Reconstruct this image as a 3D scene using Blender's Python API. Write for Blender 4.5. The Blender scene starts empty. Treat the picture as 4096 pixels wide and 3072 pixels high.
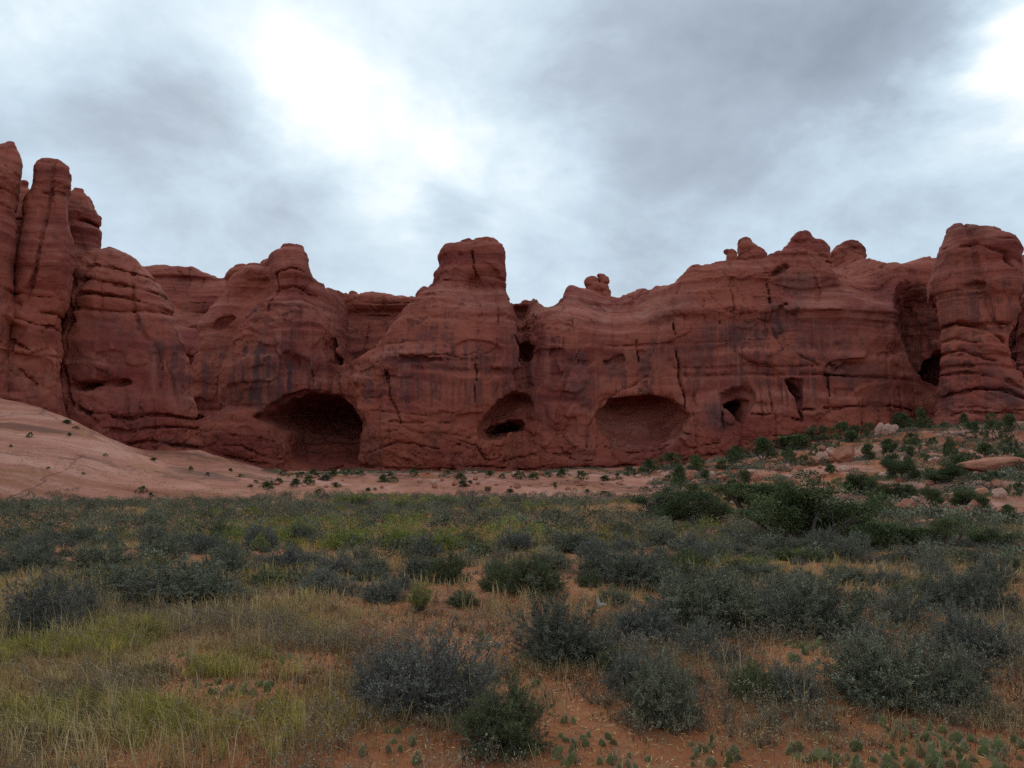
import bpy, bmesh, math, random
import numpy as np
from mathutils import Vector, Matrix, Euler
R = math.radians
random.seed(7)
rng = np.random.default_rng(7)
scene = bpy.context.scene
C = scene.collection

# ------------------------------------------------------------------ camera
F = 3277.0                      # focal length in photograph pixels (4096 wide)
PITCH = math.atan((1880 - 1536) / F)
EYE = 1.65
cam = bpy.data.cameras.new("camera")
cam.sensor_width = 36.0
cam.lens = 36.0 * F / 4096.0
cam.clip_end = 9000.0
cam.clip_start = 0.05
camo = bpy.data.objects.new("camera", cam)
camo.location = (0, 0, EYE)
camo.rotation_euler = (R(90) + PITCH, 0, 0)
C.objects.link(camo)
scene.camera = camo
CP, SP = math.cos(PITCH), math.sin(PITCH)

def ray(px, py):
    a = (px - 2048) / F; b = (1536 - py) / F
    return Vector((a, CP - SP * b, SP + CP * b))
def at(px, py, Y):
    d = ray(px, py); t = Y / d.y
    return (d.x * t, EYE + d.z * t)
def X_of(px, Y=150.0, py=1500): return at(px, py, Y)[0]
def Z_of(py, Y=150.0): return at(2048, py, Y)[1]

# ------------------------------------------------------------------ sky and sun
SUN_EL, SUN_AZ = R(34), R(-12)            # behind the thin cloud, ahead and a little to one side
world = bpy.data.worlds.new("World"); scene.world = world
world.use_nodes = True
def build_world():
    nt = world.node_tree; N = nt.nodes; L = nt.links
    N.clear()
    out = N.new('ShaderNodeOutputWorld'); bg = N.new('ShaderNodeBackground')
    bg.inputs['Strength'].default_value = 0.1
    L.new(bg.outputs[0], out.inputs[0])
    sky = N.new('ShaderNodeTexSky'); sky.sky_type = 'NISHITA'; sky.sun_disc = False
    sky.sun_elevation = SUN_EL; sky.sun_rotation = SUN_AZ
    sky.dust_density = 2.0
    tc = N.new('ShaderNodeTexCoord')
    def math_(op, a, b=None, c=None, clamp=False):
        n = N.new('ShaderNodeMath'); n.operation = op; n.use_clamp = clamp
        for i, v in enumerate((a, b, c)):
            if v is None: continue
            if isinstance(v, (int, float)): n.inputs[i].default_value = v
            else: L.new(v, n.inputs[i])
        return n.outputs[0]
    def vmath(op, a, b=None):
        n = N.new('ShaderNodeVectorMath'); n.operation = op
        for i, v in enumerate((a, b)):
            if v is None: continue
            if isinstance(v, tuple): n.inputs[i].default_value = v
            else: L.new(v, n.inputs[i])
        return n
    def noise(vec, scale, detail=6, rough=0.55, dist=0.0):
        n = N.new('ShaderNodeTexNoise'); n.inputs['Scale'].default_value = scale
        n.inputs['Detail'].default_value = detail; n.inputs['Roughness'].default_value = rough
        n.inputs['Distortion'].default_value = dist
        L.new(vec, n.inputs['Vector']); return n
    sep = N.new('ShaderNodeSeparateXYZ'); L.new(tc.outputs['Generated'], sep.inputs[0])
    den = math_('ADD', math_('MAXIMUM', sep.outputs[2], 0.0), 0.30)
    cmb = N.new('ShaderNodeCombineXYZ')
    L.new(math_('DIVIDE', sep.outputs[0], den), cmb.inputs[0])
    L.new(math_('DIVIDE', sep.outputs[1], den), cmb.inputs[1])
    n0 = noise(cmb.outputs[0], 1.4, 7, 0.6, 0.2)
    off = vmath('SUBTRACT', n0.outputs['Color'], (0.5, 0.5, 0.5))
    sc = N.new('ShaderNodeVectorMath'); sc.operation = 'SCALE'; sc.inputs['Scale'].default_value = 0.32
    L.new(off.outputs[0], sc.inputs[0])
    dirw = vmath('ADD', tc.outputs['Generated'], sc.outputs[0])
    dirn = vmath('NORMALIZE', dirw.outputs[0])
    lobes = SKY_LOBES
    acc = None
    for (px, py, s, w) in lobes:
        d = ray(px, py).normalized()
        dp = vmath('DOT_PRODUCT', dirn.outputs[0], tuple(d))
        k = 1.0 / (s / F) ** 2
        g = math_('EXPONENT', math_('MULTIPLY', math_('SUBTRACT', dp.outputs['Value'], 1.0), k))
        g = math_('MULTIPLY', g, w)
        acc = g if acc is None else math_('ADD', acc, g)
    mp = N.new('ShaderNodeMapping'); mp.inputs['Scale'].default_value = (1.0, 1.0, 1.6); L.new(tc.outputs['Generated'], mp.inputs['Vector'])
    n1 = noise(mp.outputs[0], 5.2, 9, 0.60, 0.15)
    n2 = noise(cmb.outputs[0], 1.2, 5, 0.55, 0.3)
    B = math_('ADD', acc, math_('MULTIPLY', math_('SUBTRACT', n1.outputs[0], 0.5), 0.9))
    B = math_('ADD', B, math_('MULTIPLY', math_('SUBTRACT', n2.outputs[0], 0.5), 0.35))
    B = math_('ADD', B, 0.585)
    ramp = N.new('ShaderNodeValToRGB'); L.new(B, ramp.inputs[0])
    cr = ramp.color_ramp
    cr.elements[0].position = 0.0; cr.elements[0].color = (0.30, 0.365, 0.45, 1)
    cr.elements[1].position = 1.0; cr.elements[1].color = (1.12, 1.13, 1.12, 1)
    for p, c in ((0.3, (0.43, 0.515, 0.62, 1)), (0.5, (0.575, 0.71, 0.83, 1)), (0.68, (0.72, 0.86, 0.96, 1)), (0.86, (0.94, 1.02, 1.06, 1))):
        e = cr.elements.new(p); e.color = c
    mul = N.new('ShaderNodeVectorMath'); mul.operation = 'SCALE'; mul.inputs['Scale'].default_value = 10.0
    L.new(ramp.outputs[0], mul.inputs[0])
    mix = N.new('ShaderNodeMix'); mix.data_type = 'RGBA'; mix.inputs[0].default_value = 0.97
    L.new(sky.outputs[0], mix.inputs[6]); L.new(mul.outputs[0], mix.inputs[7])
    L.new(mix.outputs[2], bg.inputs['Color'])
SKY_LOBES = [(1150, 260, 165, .20), (1290, 430, 150, .17), (1420, 570, 190, .19), (840, 40, 200, .12), (1680, 600, 170, .14), (1960, 650, 170, .18), (2150, 690, 110, .18), (1620, 420, 160, .10), (1020, 100, 140, .15),
             (4010, 230, 170, .85), (3800, 500, 220, .16), (60, 60, 220, .20), (3450, 560, 200, .06), (300, 250, 260, .04),
             (2650, 180, 420, -.22), (3350, 160, 380, -.33), (1750, 150, 220, -.07), (600, 330, 270, -.16), (250, 680, 260, -.05), (760, 280, 140, -.12),
             (3050, 800, 480, -.08), (1720, 710, 80, -.18), (1800, 770, 70, -.14), (1560, 490, 60, -.08), (1350, 860, 240, -.10), (850, 900, 260, -.05), (2380, 480, 240, -.10), (3850, 20, 200, -.18), (2500, 850, 300, -.06)]
build_world()
sun = bpy.data.lights.new("sun", 'SUN'); sun.energy = 0.95; sun.angle = R(22); sun.color = (1.0, 0.95, 0.88)
suno = bpy.data.objects.new("sun", sun); C.objects.link(suno)
sd = Vector((math.sin(SUN_AZ) * math.cos(SUN_EL), math.cos(SUN_AZ) * math.cos(SUN_EL), math.sin(SUN_EL)))
suno.rotation_euler = (-sd).to_track_quat('-Z', 'Y').to_euler()
suno.location = (0, 0, 80)
vs = scene.view_settings
vs.view_transform = 'Standard'; vs.look = 'None'; vs.exposure = 0.0; vs.gamma = 1.0; vs.use_curve_mapping = False
scene.cycles.max_bounces = 6
scene.cycles.diffuse_bounces = 2
scene.cycles.use_denoising = False
scene.cycles.sample_clamp_indirect = 2.5

# ------------------------------------------------------------------ object helpers
def tag(o, label=None, cat=None, group=None, kind=None):
    if label: o["label"] = label
    if cat: o["category"] = cat
    if group: o["group"] = group
    if kind: o["kind"] = kind
    return o
def mesh_np(name, V, faces, mats=(), smooth=True):
    """V (n,3); faces: list of int arrays (m,k)"""
    me = bpy.data.meshes.new(name)
    V = np.ascontiguousarray(V, dtype=np.float32)
    faces = [np.asarray(f, dtype=np.int32) for f in faces if len(f)]
    me.vertices.add(len(V)); me.vertices.foreach_set("co", V.ravel())
    nl = sum(f.size for f in faces); nf = sum(len(f) for f in faces)
    me.loops.add(nl); me.polygons.add(nf)
    me.loops.foreach_set("vertex_index", np.concatenate([f.ravel() for f in faces]))
    tot = np.concatenate([np.full(len(f), f.shape[1], dtype=np.int32) for f in faces])
    st = np.concatenate([[0], np.cumsum(tot)[:-1]]).astype(np.int32)
    me.polygons.foreach_set("loop_start", st)
    me.polygons.foreach_set("loop_total", tot)
    me.polygons.foreach_set("use_smooth", np.full(nf, smooth, dtype=bool))
    me.update(calc_edges=True); me.validate()
    for m in mats: me.materials.append(m)
    return me
def obj(name, me, parent=None, loc=None):
    o = bpy.data.objects.new(name, me); C.objects.link(o)
    if parent is not None: o.parent = parent
    if loc is not None: o.location = loc
    return o
def empty(name, loc=(0, 0, 0)):
    o = bpy.data.objects.new(name, None); C.objects.link(o); o.location = loc
    o.empty_display_size = 0.2
    return o
def copy_tree(o, parent=None):
    c = o.copy(); C.objects.link(c)
    if parent is not None: c.parent = parent
    for ch in o.children: copy_tree(ch, c)
    return c
def orig_children(o): return list(o.children)

# ------------------------------------------------------------------ noise
_T = rng.random((64, 64, 64)).astype(np.float32) * 2 - 1
_TF = _T.ravel()
def n3(x, y, z):
    x = np.asarray(x, np.float32); y = np.asarray(y, np.float32); z = np.asarray(z, np.float32)
    x, y, z = np.broadcast_arrays(x, y, z)
    fx = np.floor(x); fy = np.floor(y); fz = np.floor(z)
    u = x - fx; v = y - fy; w = z - fz
    u = u * u * (3 - 2 * u); v = v * v * (3 - 2 * v); w = w * w * (3 - 2 * w)
    ix = fx.astype(np.int32) & 63; iy = fy.astype(np.int32) & 63; iz = fz.astype(np.int32) & 63
    jx = (ix + 1) & 63; jy = (iy + 1) & 63; jz = (iz + 1) & 63
    ix = ix << 12; jx = jx << 12; iy = iy << 6; jy = jy << 6
    t = _TF
    a = t[ix + iy + iz]; a = a + (t[jx + iy + iz] - a) * u
    b = t[ix + jy + iz]; b = b + (t[jx + jy + iz] - b) * u
    a = a + (b - a) * v
    c = t[ix + iy + jz]; c = c + (t[jx + iy + jz] - c) * u
    b = t[ix + jy + jz]; b = b + (t[jx + jy + jz] - b) * u
    c = c + (b - c) * v
    return a + (c - a) * w
def n2(x, y, k=0.0): return n3(x, y, np.float32(k))
def fbm2(x, y, k=0.0, o=3):
    s = 0; a = 1.0
    for i in range(o):
        s = s + a * n2(x * 2 ** i, y * 2 ** i, k + 7.3 * i); a *= 0.5
    return s
def sstep(a, b, x):
    t = np.clip((x - a) / (b - a), 0, 1); return t * t * (3 - 2 * t)
def smin(a, b, k):
    h = np.clip(0.5 + 0.5 * (b - a) / k, 0, 1)
    return b + (a - b) * h - k * h * (1 - h)
def smax(a, b, k): return -smin(-a, -b, k)

# ------------------------------------------------------------------ materials
def new_mat(name):
    m = bpy.data.materials.new(name); m.use_nodes = True
    nt = m.node_tree; nt.nodes.clear()
    out = nt.nodes.new('ShaderNodeOutputMaterial'); p = nt.nodes.new('ShaderNodeBsdfPrincipled')
    nt.links.new(p.outputs[0], out.inputs[0])
    p.inputs['Roughness'].default_value = 0.9
    p.inputs['Specular IOR Level'].default_value = 0.15
    return m, nt, p
class G:
    """tiny node-graph helper"""
    def __init__(s, nt): s.nt = nt; s.N = nt.nodes; s.L = nt.links
    def set(s, inp, v):
        if hasattr(v, 'is_output') or isinstance(v, bpy.types.NodeSocket): s.L.new(v, inp)
        elif isinstance(v, tuple) and len(v) == 3 and inp.type == 'RGBA': inp.default_value = (*v, 1)
        else: inp.default_value = v
    def pos(s):
        return s.N.new('ShaderNodeNewGeometry').outputs['Position']
    def normal(s):
        return s.N.new('ShaderNodeNewGeometry').outputs['Normal']
    def map(s, vec, scale=(1, 1, 1), loc=(0, 0, 0)):
        n = s.N.new('ShaderNodeMapping'); n.inputs['Scale'].default_value = scale; n.inputs['Location'].default_value = loc
        s.L.new(vec, n.inputs['Vector']); return n.outputs[0]
    def noise(s, vec, scale=1.0, detail=4, rough=0.55, dist=0.0, col=False):
        n = s.N.new('ShaderNodeTexNoise'); n.inputs['Scale'].default_value = scale
        n.inputs['Detail'].default_value = detail; n.inputs['Roughness'].default_value = rough; n.inputs['Distortion'].default_value = dist
        s.L.new(vec, n.inputs['Vector']); return n.outputs['Color' if col else 0]
    def vor(s, vec, scale=1.0, feature='F1'):
        n = s.N.new('ShaderNodeTexVoronoi'); n.feature = feature; n.inputs['Scale'].default_value = scale
        s.L.new(vec, n.inputs['Vector']); return n.outputs['Distance']
    def math(s, op, a, b=None, clamp=False):
        n = s.N.new('ShaderNodeMath'); n.operation = op; n.use_clamp = clamp
        s.set(n.inputs[0], a)
        if b is not None: s.set(n.inputs[1], b)
        return n.outputs[0]
    def ramp(s, fac, stops, interp='LINEAR'):
        n = s.N.new('ShaderNodeValToRGB'); cr = n.color_ramp; cr.interpolation = interp
        cr.elements[0].position = stops[0][0]; cr.elements[0].color = (*stops[0][1], 1)
        cr.elements[1].position = stops[-1][0]; cr.elements[1].color = (*stops[-1][1], 1)
        for p, c in stops[1:-1]:
            e = cr.elements.new(p); e.color = (*c, 1)
        s.L.new(fac, n.inputs[0]); return n.outputs[0]
    def smooth(s, v, a, b, lo=0.0, hi=1.0):
        n = s.N.new('ShaderNodeMapRange'); n.interpolation_type = 'SMOOTHSTEP'
        n.inputs['From Min'].default_value = a; n.inputs['From Max'].default_value = b
        n.inputs['To Min'].default_value = lo; n.inputs['To Max'].default_value = hi
        s.set(n.inputs['Value'], v); return n.outputs[0]
    def mix(s, fac, a, b, mode='MIX'):
        n = s.N.new('ShaderNodeMix'); n.data_type = 'RGBA'; n.blend_type = mode
        s.set(n.inputs[0], fac); s.set(n.inputs[6], a); s.set(n.inputs[7], b); return n.outputs[2]
    def sep(s, vec):
        n = s.N.new('ShaderNodeSeparateXYZ'); s.L.new(vec, n.inputs[0]); return n.outputs
    def comb(s, x, y, z):
        n = s.N.new('ShaderNodeCombineXYZ')
        for i, v in enumerate((x, y, z)): s.set(n.inputs[i], v)
        return n.outputs[0]
    def bump(s, h, strength=0.5, dist=0.1, normal=None):
        n = s.N.new('ShaderNodeBump'); n.inputs['Strength'].default_value = strength; n.inputs['Distance'].default_value = dist
        s.L.new(h, n.inputs['Height'])
        if normal is not None: s.L.new(normal, n.inputs['Normal'])
        return n.outputs[0]
    def rand(s): return s.N.new('ShaderNodeObjectInfo').outputs['Random']
    def attr(s, name):
        n = s.N.new('ShaderNodeAttribute'); n.attribute_name = name; return n.outputs['Fac']

def mat_cliff():
    m, nt, p = new_mat("red_sandstone"); g = G(nt)
    P = g.pos(); x, y, z = g.sep(P)
    w1 = g.noise(g.map(P, (0.035, 0.035, 0.035)), 1.0, 3)
    w2 = g.noise(g.map(P, (0.16, 0.16, 0.16)), 1.0, 3)
    low = g.smooth(z, 5.0, 14.0, 1.0, 0.0)                     # contorted lower beds
    zz = g.math('ADD', z, g.math('MULTIPLY', w1, 7.0))
    zz = g.math('ADD', zz, g.math('MULTIPLY', g.math('MULTIPLY', w2, low), 5.0))
    bands = g.noise(g.comb(g.math('MULTIPLY', x, 0.02), g.math('MULTIPLY', y, 0.02), g.math('MULTIPLY', zz, 0.42)), 1.0, 2, 0.5)
    fine = g.noise(g.comb(g.math('MULTIPLY', x, 0.05), g.math('MULTIPLY', y, 0.05), g.math('MULTIPLY', zz, 1.3)), 1.0, 3, 0.6)
    base = g.ramp(bands, [(0.30, (0.140, 0.032, 0.026)), (0.43, (0.230, 0.054, 0.040)), (0.54, (0.285, 0.076, 0.053)), (0.66, (0.36, 0.118, 0.086))])
    hi = g.smooth(g.math('ADD', z, g.math('MULTIPLY', w1, 9.0)), 26.0, 33.0)
    base = g.mix(g.math('MULTIPLY', g.smooth(fine, 0.42, 0.60), g.math('ADD', g.math('MULTIPLY', hi, .30), .04)), base, (0.36, 0.130, 0.098))
    # paler fine beds high up, darker red low beds
    base = g.mix(g.math('MULTIPLY', low, 0.6), base, (0.185, 0.042, 0.029))
    patch = g.noise(g.map(P, (0.07, 0.07, 0.06)), 1.0, 4, 0.55)
    base = g.mix(g.smooth(patch, 0.47, 0.60, 0.0, 0.6), base, (0.33, 0.095, 0.058))
    base = g.mix(g.smooth(patch, 0.47, 0.36, 0.0, 0.5), base, (0.165, 0.036, 0.032))
    base = g.mix(g.math('MULTIPLY', g.attr('pale'), 0.5), base, g.ramp(fine, [(0.35, (0.30, 0.098, 0.072)), (0.62, (0.45, 0.190, 0.145))]))  # mostly skylight on slopes, ledges and cave back painted in; a few pale streaks
    # desert varnish: steep streaks
    nz = g.sep(g.normal())[2]
    steep = g.smooth(nz, 0.05, 0.55, 1.0, 0.0)
    st = g.noise(g.map(P, (0.9, 0.9, 0.035)), 1.0, 5, 0.65)
    blot = g.noise(g.map(P, (0.075, 0.075, 0.06), (3, 9, 2)), 1.0, 4, 0.55)
    v = g.math('MULTIPLY', g.smooth(st, 0.47, 0.56), g.smooth(blot, 0.44, 0.56))
    v = g.math('MULTIPLY', v, steep)
    zone = g.math('MULTIPLY', g.smooth(z, 9.0, 15.0), g.smooth(z, 27.0, 38.0, 1.0, 0.25))
    v = g.math('MULTIPLY', v, zone)
    base = g.mix(g.math('MULTIPLY', v, 0.75), base, (0.120, 0.050, 0.046))
    base = g.mix(g.math('MULTIPLY', g.attr("varnish"), 0.92), base, (0.080, 0.043, 0.043))
    blot2 = g.noise(g.map(P, (0.2, 0.2, 0.12), (13, 1, 7)), 1.0, 5, 0.6)
    base = g.mix(g.math('MULTIPLY', g.smooth(blot2, 0.56, 0.68), 0.45), base, (0.13, 0.056, 0.046))
    # pale wash streaks
    st2 = g.noise(g.map(P, (0.7, 0.7, 0.03), (31, 5, 0)), 1.0, 4, 0.6)
    pale = g.math('MULTIPLY', g.math('MULTIPLY', g.smooth(st2, 0.56, 0.70), steep), g.math('MULTIPLY', zone, 0.5))
    base = g.mix(pale, base, (0.34, 0.13, 0.095))
    gr = g.noise(P, 1.6, 6, 0.75)
    base = g.mix(0.35, base, g.ramp(gr, [(0.3, (0.35, 0.35, 0.35)), (0.7, (0.65, 0.65, 0.65))]), 'OVERLAY')
    nt.links.new(base, p.inputs['Base Color'])
    h = g.math('ADD', g.math('MULTIPLY', fine, g.math('ADD', g.math('MULTIPLY', hi, .8), .12)), g.math('MULTIPLY', g.noise(P, 1.0, 6, 0.58), .8))
    h = g.math('ADD', h, g.math('MULTIPLY', st, g.math('MULTIPLY', steep, 0.35)))
    wv = g.noise(g.map(P, (.5, .5, .5)), 1.0, 3)
    cr = g.vor(g.comb(g.math('ADD', g.math('MULTIPLY', x, .30), g.math('MULTIPLY', wv, .8)), g.math('MULTIPLY', y, .30), g.math('ADD', g.math('MULTIPLY', zz, .55), g.math('MULTIPLY', wv, .9))), 1.0, 'DISTANCE_TO_EDGE')
    cm = g.smooth(g.noise(g.map(P, (.16, .16, .16), (2, 7, 4)), 1.0, 3), .42, .58)
    h = g.math('ADD', h, g.math('MULTIPLY', g.smooth(cr, 0.0, 0.035), g.math('MULTIPLY', g.math('ADD', g.math('MULTIPLY', low, .8), .06), g.math('MULTIPLY', cm, .9))))
    nt.links.new(g.bump(h, 0.9, 0.34), p.inputs['Normal'])
    p.inputs['Roughness'].default_value = 0.95; p.inputs['Specular IOR Level'].default_value = 0.08
    return m
def mat_slickrock():
    m, nt, p = new_mat("pale_slickrock"); g = G(nt)
    P = g.pos(); x, y, z = g.sep(P)
    w = g.noise(g.map(P, (0.05, 0.05, 0.05)), 1.0, 4)
    w3 = g.noise(g.map(P, (0.3, 0.3, 0.3)), 1.0, 3)
    q = g.math('ADD', g.math('ADD', g.math('MULTIPLY', z, 0.9), g.math('MULTIPLY', x, 0.13)), g.math('ADD', g.math('MULTIPLY', w, 3.4), g.math('MULTIPLY', w3, .35)))
    b = g.noise(g.comb(g.math('MULTIPLY', x, 0.03), g.math('MULTIPLY', y, 0.03), q), 1.0, 6, 0.65)
    fl = g.noise(g.comb(g.math('MULTIPLY', x, 0.05), g.math('MULTIPLY', y, 0.05), g.math('MULTIPLY', q, 1.25)), 1.0, 3, 0.55)
    col = g.ramp(b, [(0.34, (0.19, 0.060, 0.034)), (0.44, (0.34, 0.122, 0.076)), (0.53, (0.43, 0.176, 0.120)), (0.66, (0.53, 0.258, 0.190))])
    blot = g.noise(g.comb(g.math('MULTIPLY', x, 0.10), g.math('MULTIPLY', y, 0.10), g.math('MULTIPLY', q, 1.1)), 1.0, 6, 0.65)
    col = g.mix(g.smooth(blot, 0.49, 0.60, 0.0, 0.75), col, (0.34, 0.140, 0.070))
    ln = g.math('MULTIPLY', g.smooth(fl, .45, .37), g.smooth(g.noise(g.map(P, (.13, .13, .3), (5, 2, 1)), 1.0, 3), .42, .56))
    col = g.mix(g.math('MULTIPLY', ln, .85), col, (0.16, 0.070, 0.048))
    sw = g.noise(g.map(P, (.25, .25, .25)), 1.0, 4)
    sv = g.vor(g.comb(g.math('ADD', g.math('MULTIPLY', x, .085), g.math('MULTIPLY', sw, .7)), g.math('MULTIPLY', y, .06), g.math('ADD', g.math('MULTIPLY', q, .32), g.math('MULTIPLY', sw, .6))), 1.0, 'DISTANCE_TO_EDGE')
    sm = g.smooth(g.noise(g.map(P, (.09, .09, .2), (8, 3, 1)), 1.0, 3), .40, .55)
    seam = g.math('MULTIPLY', g.smooth(sv, .022, .004), sm)
    col = g.mix(g.math('MULTIPLY', seam, .55), col, (0.13, 0.060, 0.042))
    gr = g.noise(P, 5.0, 6, 0.72)
    col = g.mix(0.45, col, g.ramp(gr, [(0.3, (0.32, 0.32, 0.32)), (0.7, (0.66, 0.66, 0.66))]), 'OVERLAY')
    nt.links.new(col, p.inputs['Base Color'])
    h = g.math('ADD', g.math('ADD', g.math('MULTIPLY', b, 1.0), g.math('MULTIPLY', fl, .9)), g.math('MULTIPLY', g.noise(P, 1.5, 6, 0.65), 0.6))
    nt.links.new(g.bump(h, 1.0, 0.45), p.inputs['Normal'])
    return m
def mat_hillside():
    m, nt, p = new_mat("ledgy_hillside"); g = G(nt)
    P = g.pos(); x, y, z = g.sep(P)
    nz = g.sep(g.normal())[2]
    w = g.noise(g.map(P, (0.06, 0.06, 0.06)), 1.0, 4)
    q = g.math('ADD', g.math('MULTIPLY', z, 1.6), g.math('MULTIPLY', w, 2.0))
    b = g.noise(g.comb(g.math('MULTIPLY', x, 0.04), g.math('MULTIPLY', y, 0.04), q), 1.0, 6, 0.65)
    rock = g.ramp(b, [(0.3, (0.27, 0.090, 0.050)), (0.45, (0.37, 0.155, 0.105)), (0.6, (0.44, 0.225, 0.170)), (0.75, (0.51, 0.29, 0.23))])
    soil = g.ramp(g.noise(P, 1.3, 5, 0.65), [(0.3, (0.26, 0.075, 0.032)), (0.7, (0.38, 0.13, 0.062))])
    s = g.noise(g.map(P, (0.11, 0.07, 0.2)), 1.0, 5, 0.6)
    col = g.mix(g.smooth(s, 0.46, 0.56), rock, soil)
    face = g.smooth(nz, 0.55, 0.85, 1.0, 0.0)
    col = g.mix(g.math('MULTIPLY', face, 0.7), col, (0.30, 0.095, 0.050))
    gr = g.noise(P, 6.0, 5, 0.7)
    col = g.mix(0.4, col, g.ramp(gr, [(0.3, (0.33, 0.33, 0.33)), (0.7, (0.66, 0.66, 0.66))]), 'OVERLAY')
    nt.links.new(col, p.inputs['Base Color'])
    h = g.math('ADD', b, g.math('MULTIPLY', g.noise(P, 2.0, 6, 0.7), 0.6))
    nt.links.new(g.bump(h, 0.9, 0.3), p.inputs['Normal'])
    return m
def mat_sand():
    m, nt, p = new_mat("orange_sand"); g = G(nt)
    P = g.pos()
    a = g.noise(g.map(P, (1, 1, 1)), 0.5, 5, 0.6)
    b = g.noise(P, 5.0, 6, 0.7)
    f = g.noise(P, 55.0, 4, 0.7)
    col = g.ramp(a, [(0.3, (0.23, 0.072, 0.027)), (0.5, (0.32, 0.106, 0.040)), (0.7, (0.39, 0.142, 0.058))])
    col = g.mix(g.smooth(b, 0.50, 0.66, 0.0, 0.55), col, (0.24, 0.115, 0.068))
    lit = g.smooth(f, 0.58, 0.66)
    col = g.mix(g.math('MULTIPLY', lit, g.smooth(b, 0.42, 0.6, 0.1, 0.75)), col, (0.36, 0.27, 0.17))
    dk = g.smooth(g.noise(P, 38.0, 3, 0.7), 0.60, 0.68)
    col = g.mix(g.math('MULTIPLY', dk, 0.55), col, (0.10, 0.055, 0.04))
    # thin soil under the far scrub
    nt.links.new(col, p.inputs['Base Color'])
    h = g.math('ADD', g.math('MULTIPLY', g.noise(P, 9.0, 6, 0.65), 1.0), g.math('MULTIPLY', f, 0.25))
    nt.links.new(g.bump(h, 0.9, 0.06), p.inputs['Normal'])
    return m
def mat_leaf(name, c1, c2, c3, nscale=3.0, tip=None):
    """leaf colour varies from leaf to leaf (per-face attribute) and from plant to plant"""
    m, nt, p = new_mat(name); g = G(nt)
    v = g.attr("tint")
    col = g.ramp(v, [(0.0, c1), (0.5, c2), (1.0, c3)])
    big = g.noise(g.map(g.pos(), (1, 1, 1)), 0.55, 2)
    r = g.math('ADD', g.math('MULTIPLY', g.rand(), 0.7), g.math('MULTIPLY', big, 0.6))
    col = g.mix(0.8, col, g.ramp(r, [(0.15, (0.62, 0.62, 0.66)), (0.6, (1.0, 1.0, 0.97)), (1.1 if False else 1.0, (1.25, 1.22, 1.05))]), 'MULTIPLY')
    nt.links.new(col, p.inputs['Base Color'])
    p.inputs['Roughness'].default_value = 0.8
    return m
def mat_plain(name, c1, c2, scale=8.0, bump=0.3, stretch=(1, 1, 1), dist=0.01):
    m, nt, p = new_mat(name); g = G(nt)
    P = g.map(g.pos(), stretch)
    n = g.noise(P, scale, 5, 0.65)
    nt.links.new(g.ramp(n, [(0.3, c1), (0.7, c2)]), p.inputs['Base Color'])
    nt.links.new(g.bump(n, bump, dist), p.inputs['Normal'])
    return m
M = dict(cliff=mat_cliff(), slick=mat_slickrock(), hill=mat_hillside(), sand=mat_sand())
M['grey_leaf'] = mat_leaf("grey_green_leaves", (0.052, 0.053, 0.036), (0.142, 0.143, 0.096), (0.30, 0.295, 0.20))
M['dark_leaf'] = mat_leaf("dark_scrub_leaves", (0.038, 0.040, 0.028), (0.108, 0.110, 0.074), (0.24, 0.238, 0.165))
M['olive_leaf'] = mat_leaf("olive_leaves", (0.044, 0.052, 0.020), (0.105, 0.120, 0.048), (0.21, 0.22, 0.10))
M['blue_leaf'] = mat_leaf("blue_grey_leaves", (0.058, 0.056, 0.047), (0.150, 0.146, 0.120), (0.30, 0.292, 0.24))
M['rabbit_leaf'] = mat_leaf("yellow_green_leaves", (0.105, 0.115, 0.022), (0.21, 0.22, 0.045), (0.34, 0.33, 0.085))
M['juniper_leaf'] = mat_leaf("juniper_scales", (0.036, 0.046, 0.020), (0.080, 0.100, 0.042), (0.150, 0.170, 0.072))
M['green_grass'] = mat_leaf("green_blades", (0.20, 0.180, 0.038), (0.42, 0.36, 0.085), (0.68, 0.55, 0.18))
M['dry_grass'] = mat_leaf("straw_blades", (0.29, 0.180, 0.075), (0.52, 0.37, 0.18), (0.72, 0.56, 0.31))
M['weed'] = mat_leaf("weed_leaves", (0.12, 0.085, 0.062), (0.22, 0.17, 0.115), (0.33, 0.27, 0.18))
M['red_litter'] = mat_leaf("withered_stems", (0.085, 0.045, 0.036), (0.17, 0.090, 0.062), (0.28, 0.17, 0.11))
M['stem'] = mat_plain("grey_twigs", (0.075, 0.056, 0.046), (0.20, 0.168, 0.145), 14.0)
M['bark'] = mat_plain("shaggy_bark", (0.060, 0.044, 0.036), (0.17, 0.14, 0.12), 6.0, 0.6, (1, 1, 0.2), 0.03)
M['deadwood'] = mat_plain("bleached_wood", (0.11, 0.095, 0.085), (0.22, 0.20, 0.185), 6.0, 0.4, (1, 1, 0.2), 0.02)
M['white_wood'] = mat_plain("white_wood", (0.26, 0.26, 0.27), (0.46, 0.46, 0.47), 9.0, 0.4, (1, 1, 0.2), 0.01)
def mat_pad():
    m, nt, p = new_mat("cactus_skin"); g = G(nt); P = g.pos()
    col = g.ramp(g.noise(P, 18.0, 4), [(0.3, (0.075, 0.090, 0.022)), (0.7, (0.150, 0.160, 0.046))])
    sc = g.smooth(g.noise(P, 30.0, 4, .7), .56, .66)
    col = g.mix(g.math('MULTIPLY', sc, .7), col, (0.15, 0.095, 0.045))
    col = g.mix(g.smooth(g.rand(), .55, 1.0, 0, .7), col, (0.17, 0.105, 0.045))
    nt.links.new(col, p.inputs['Base Color']); p.inputs['Roughness'].default_value = .7
    return m
M['pad'] = mat_pad()
M['spine'] = mat_plain("pale_spines", (0.25, 0.22, 0.14), (0.38, 0.34, 0.23), 5.0, 0.0)
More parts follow.
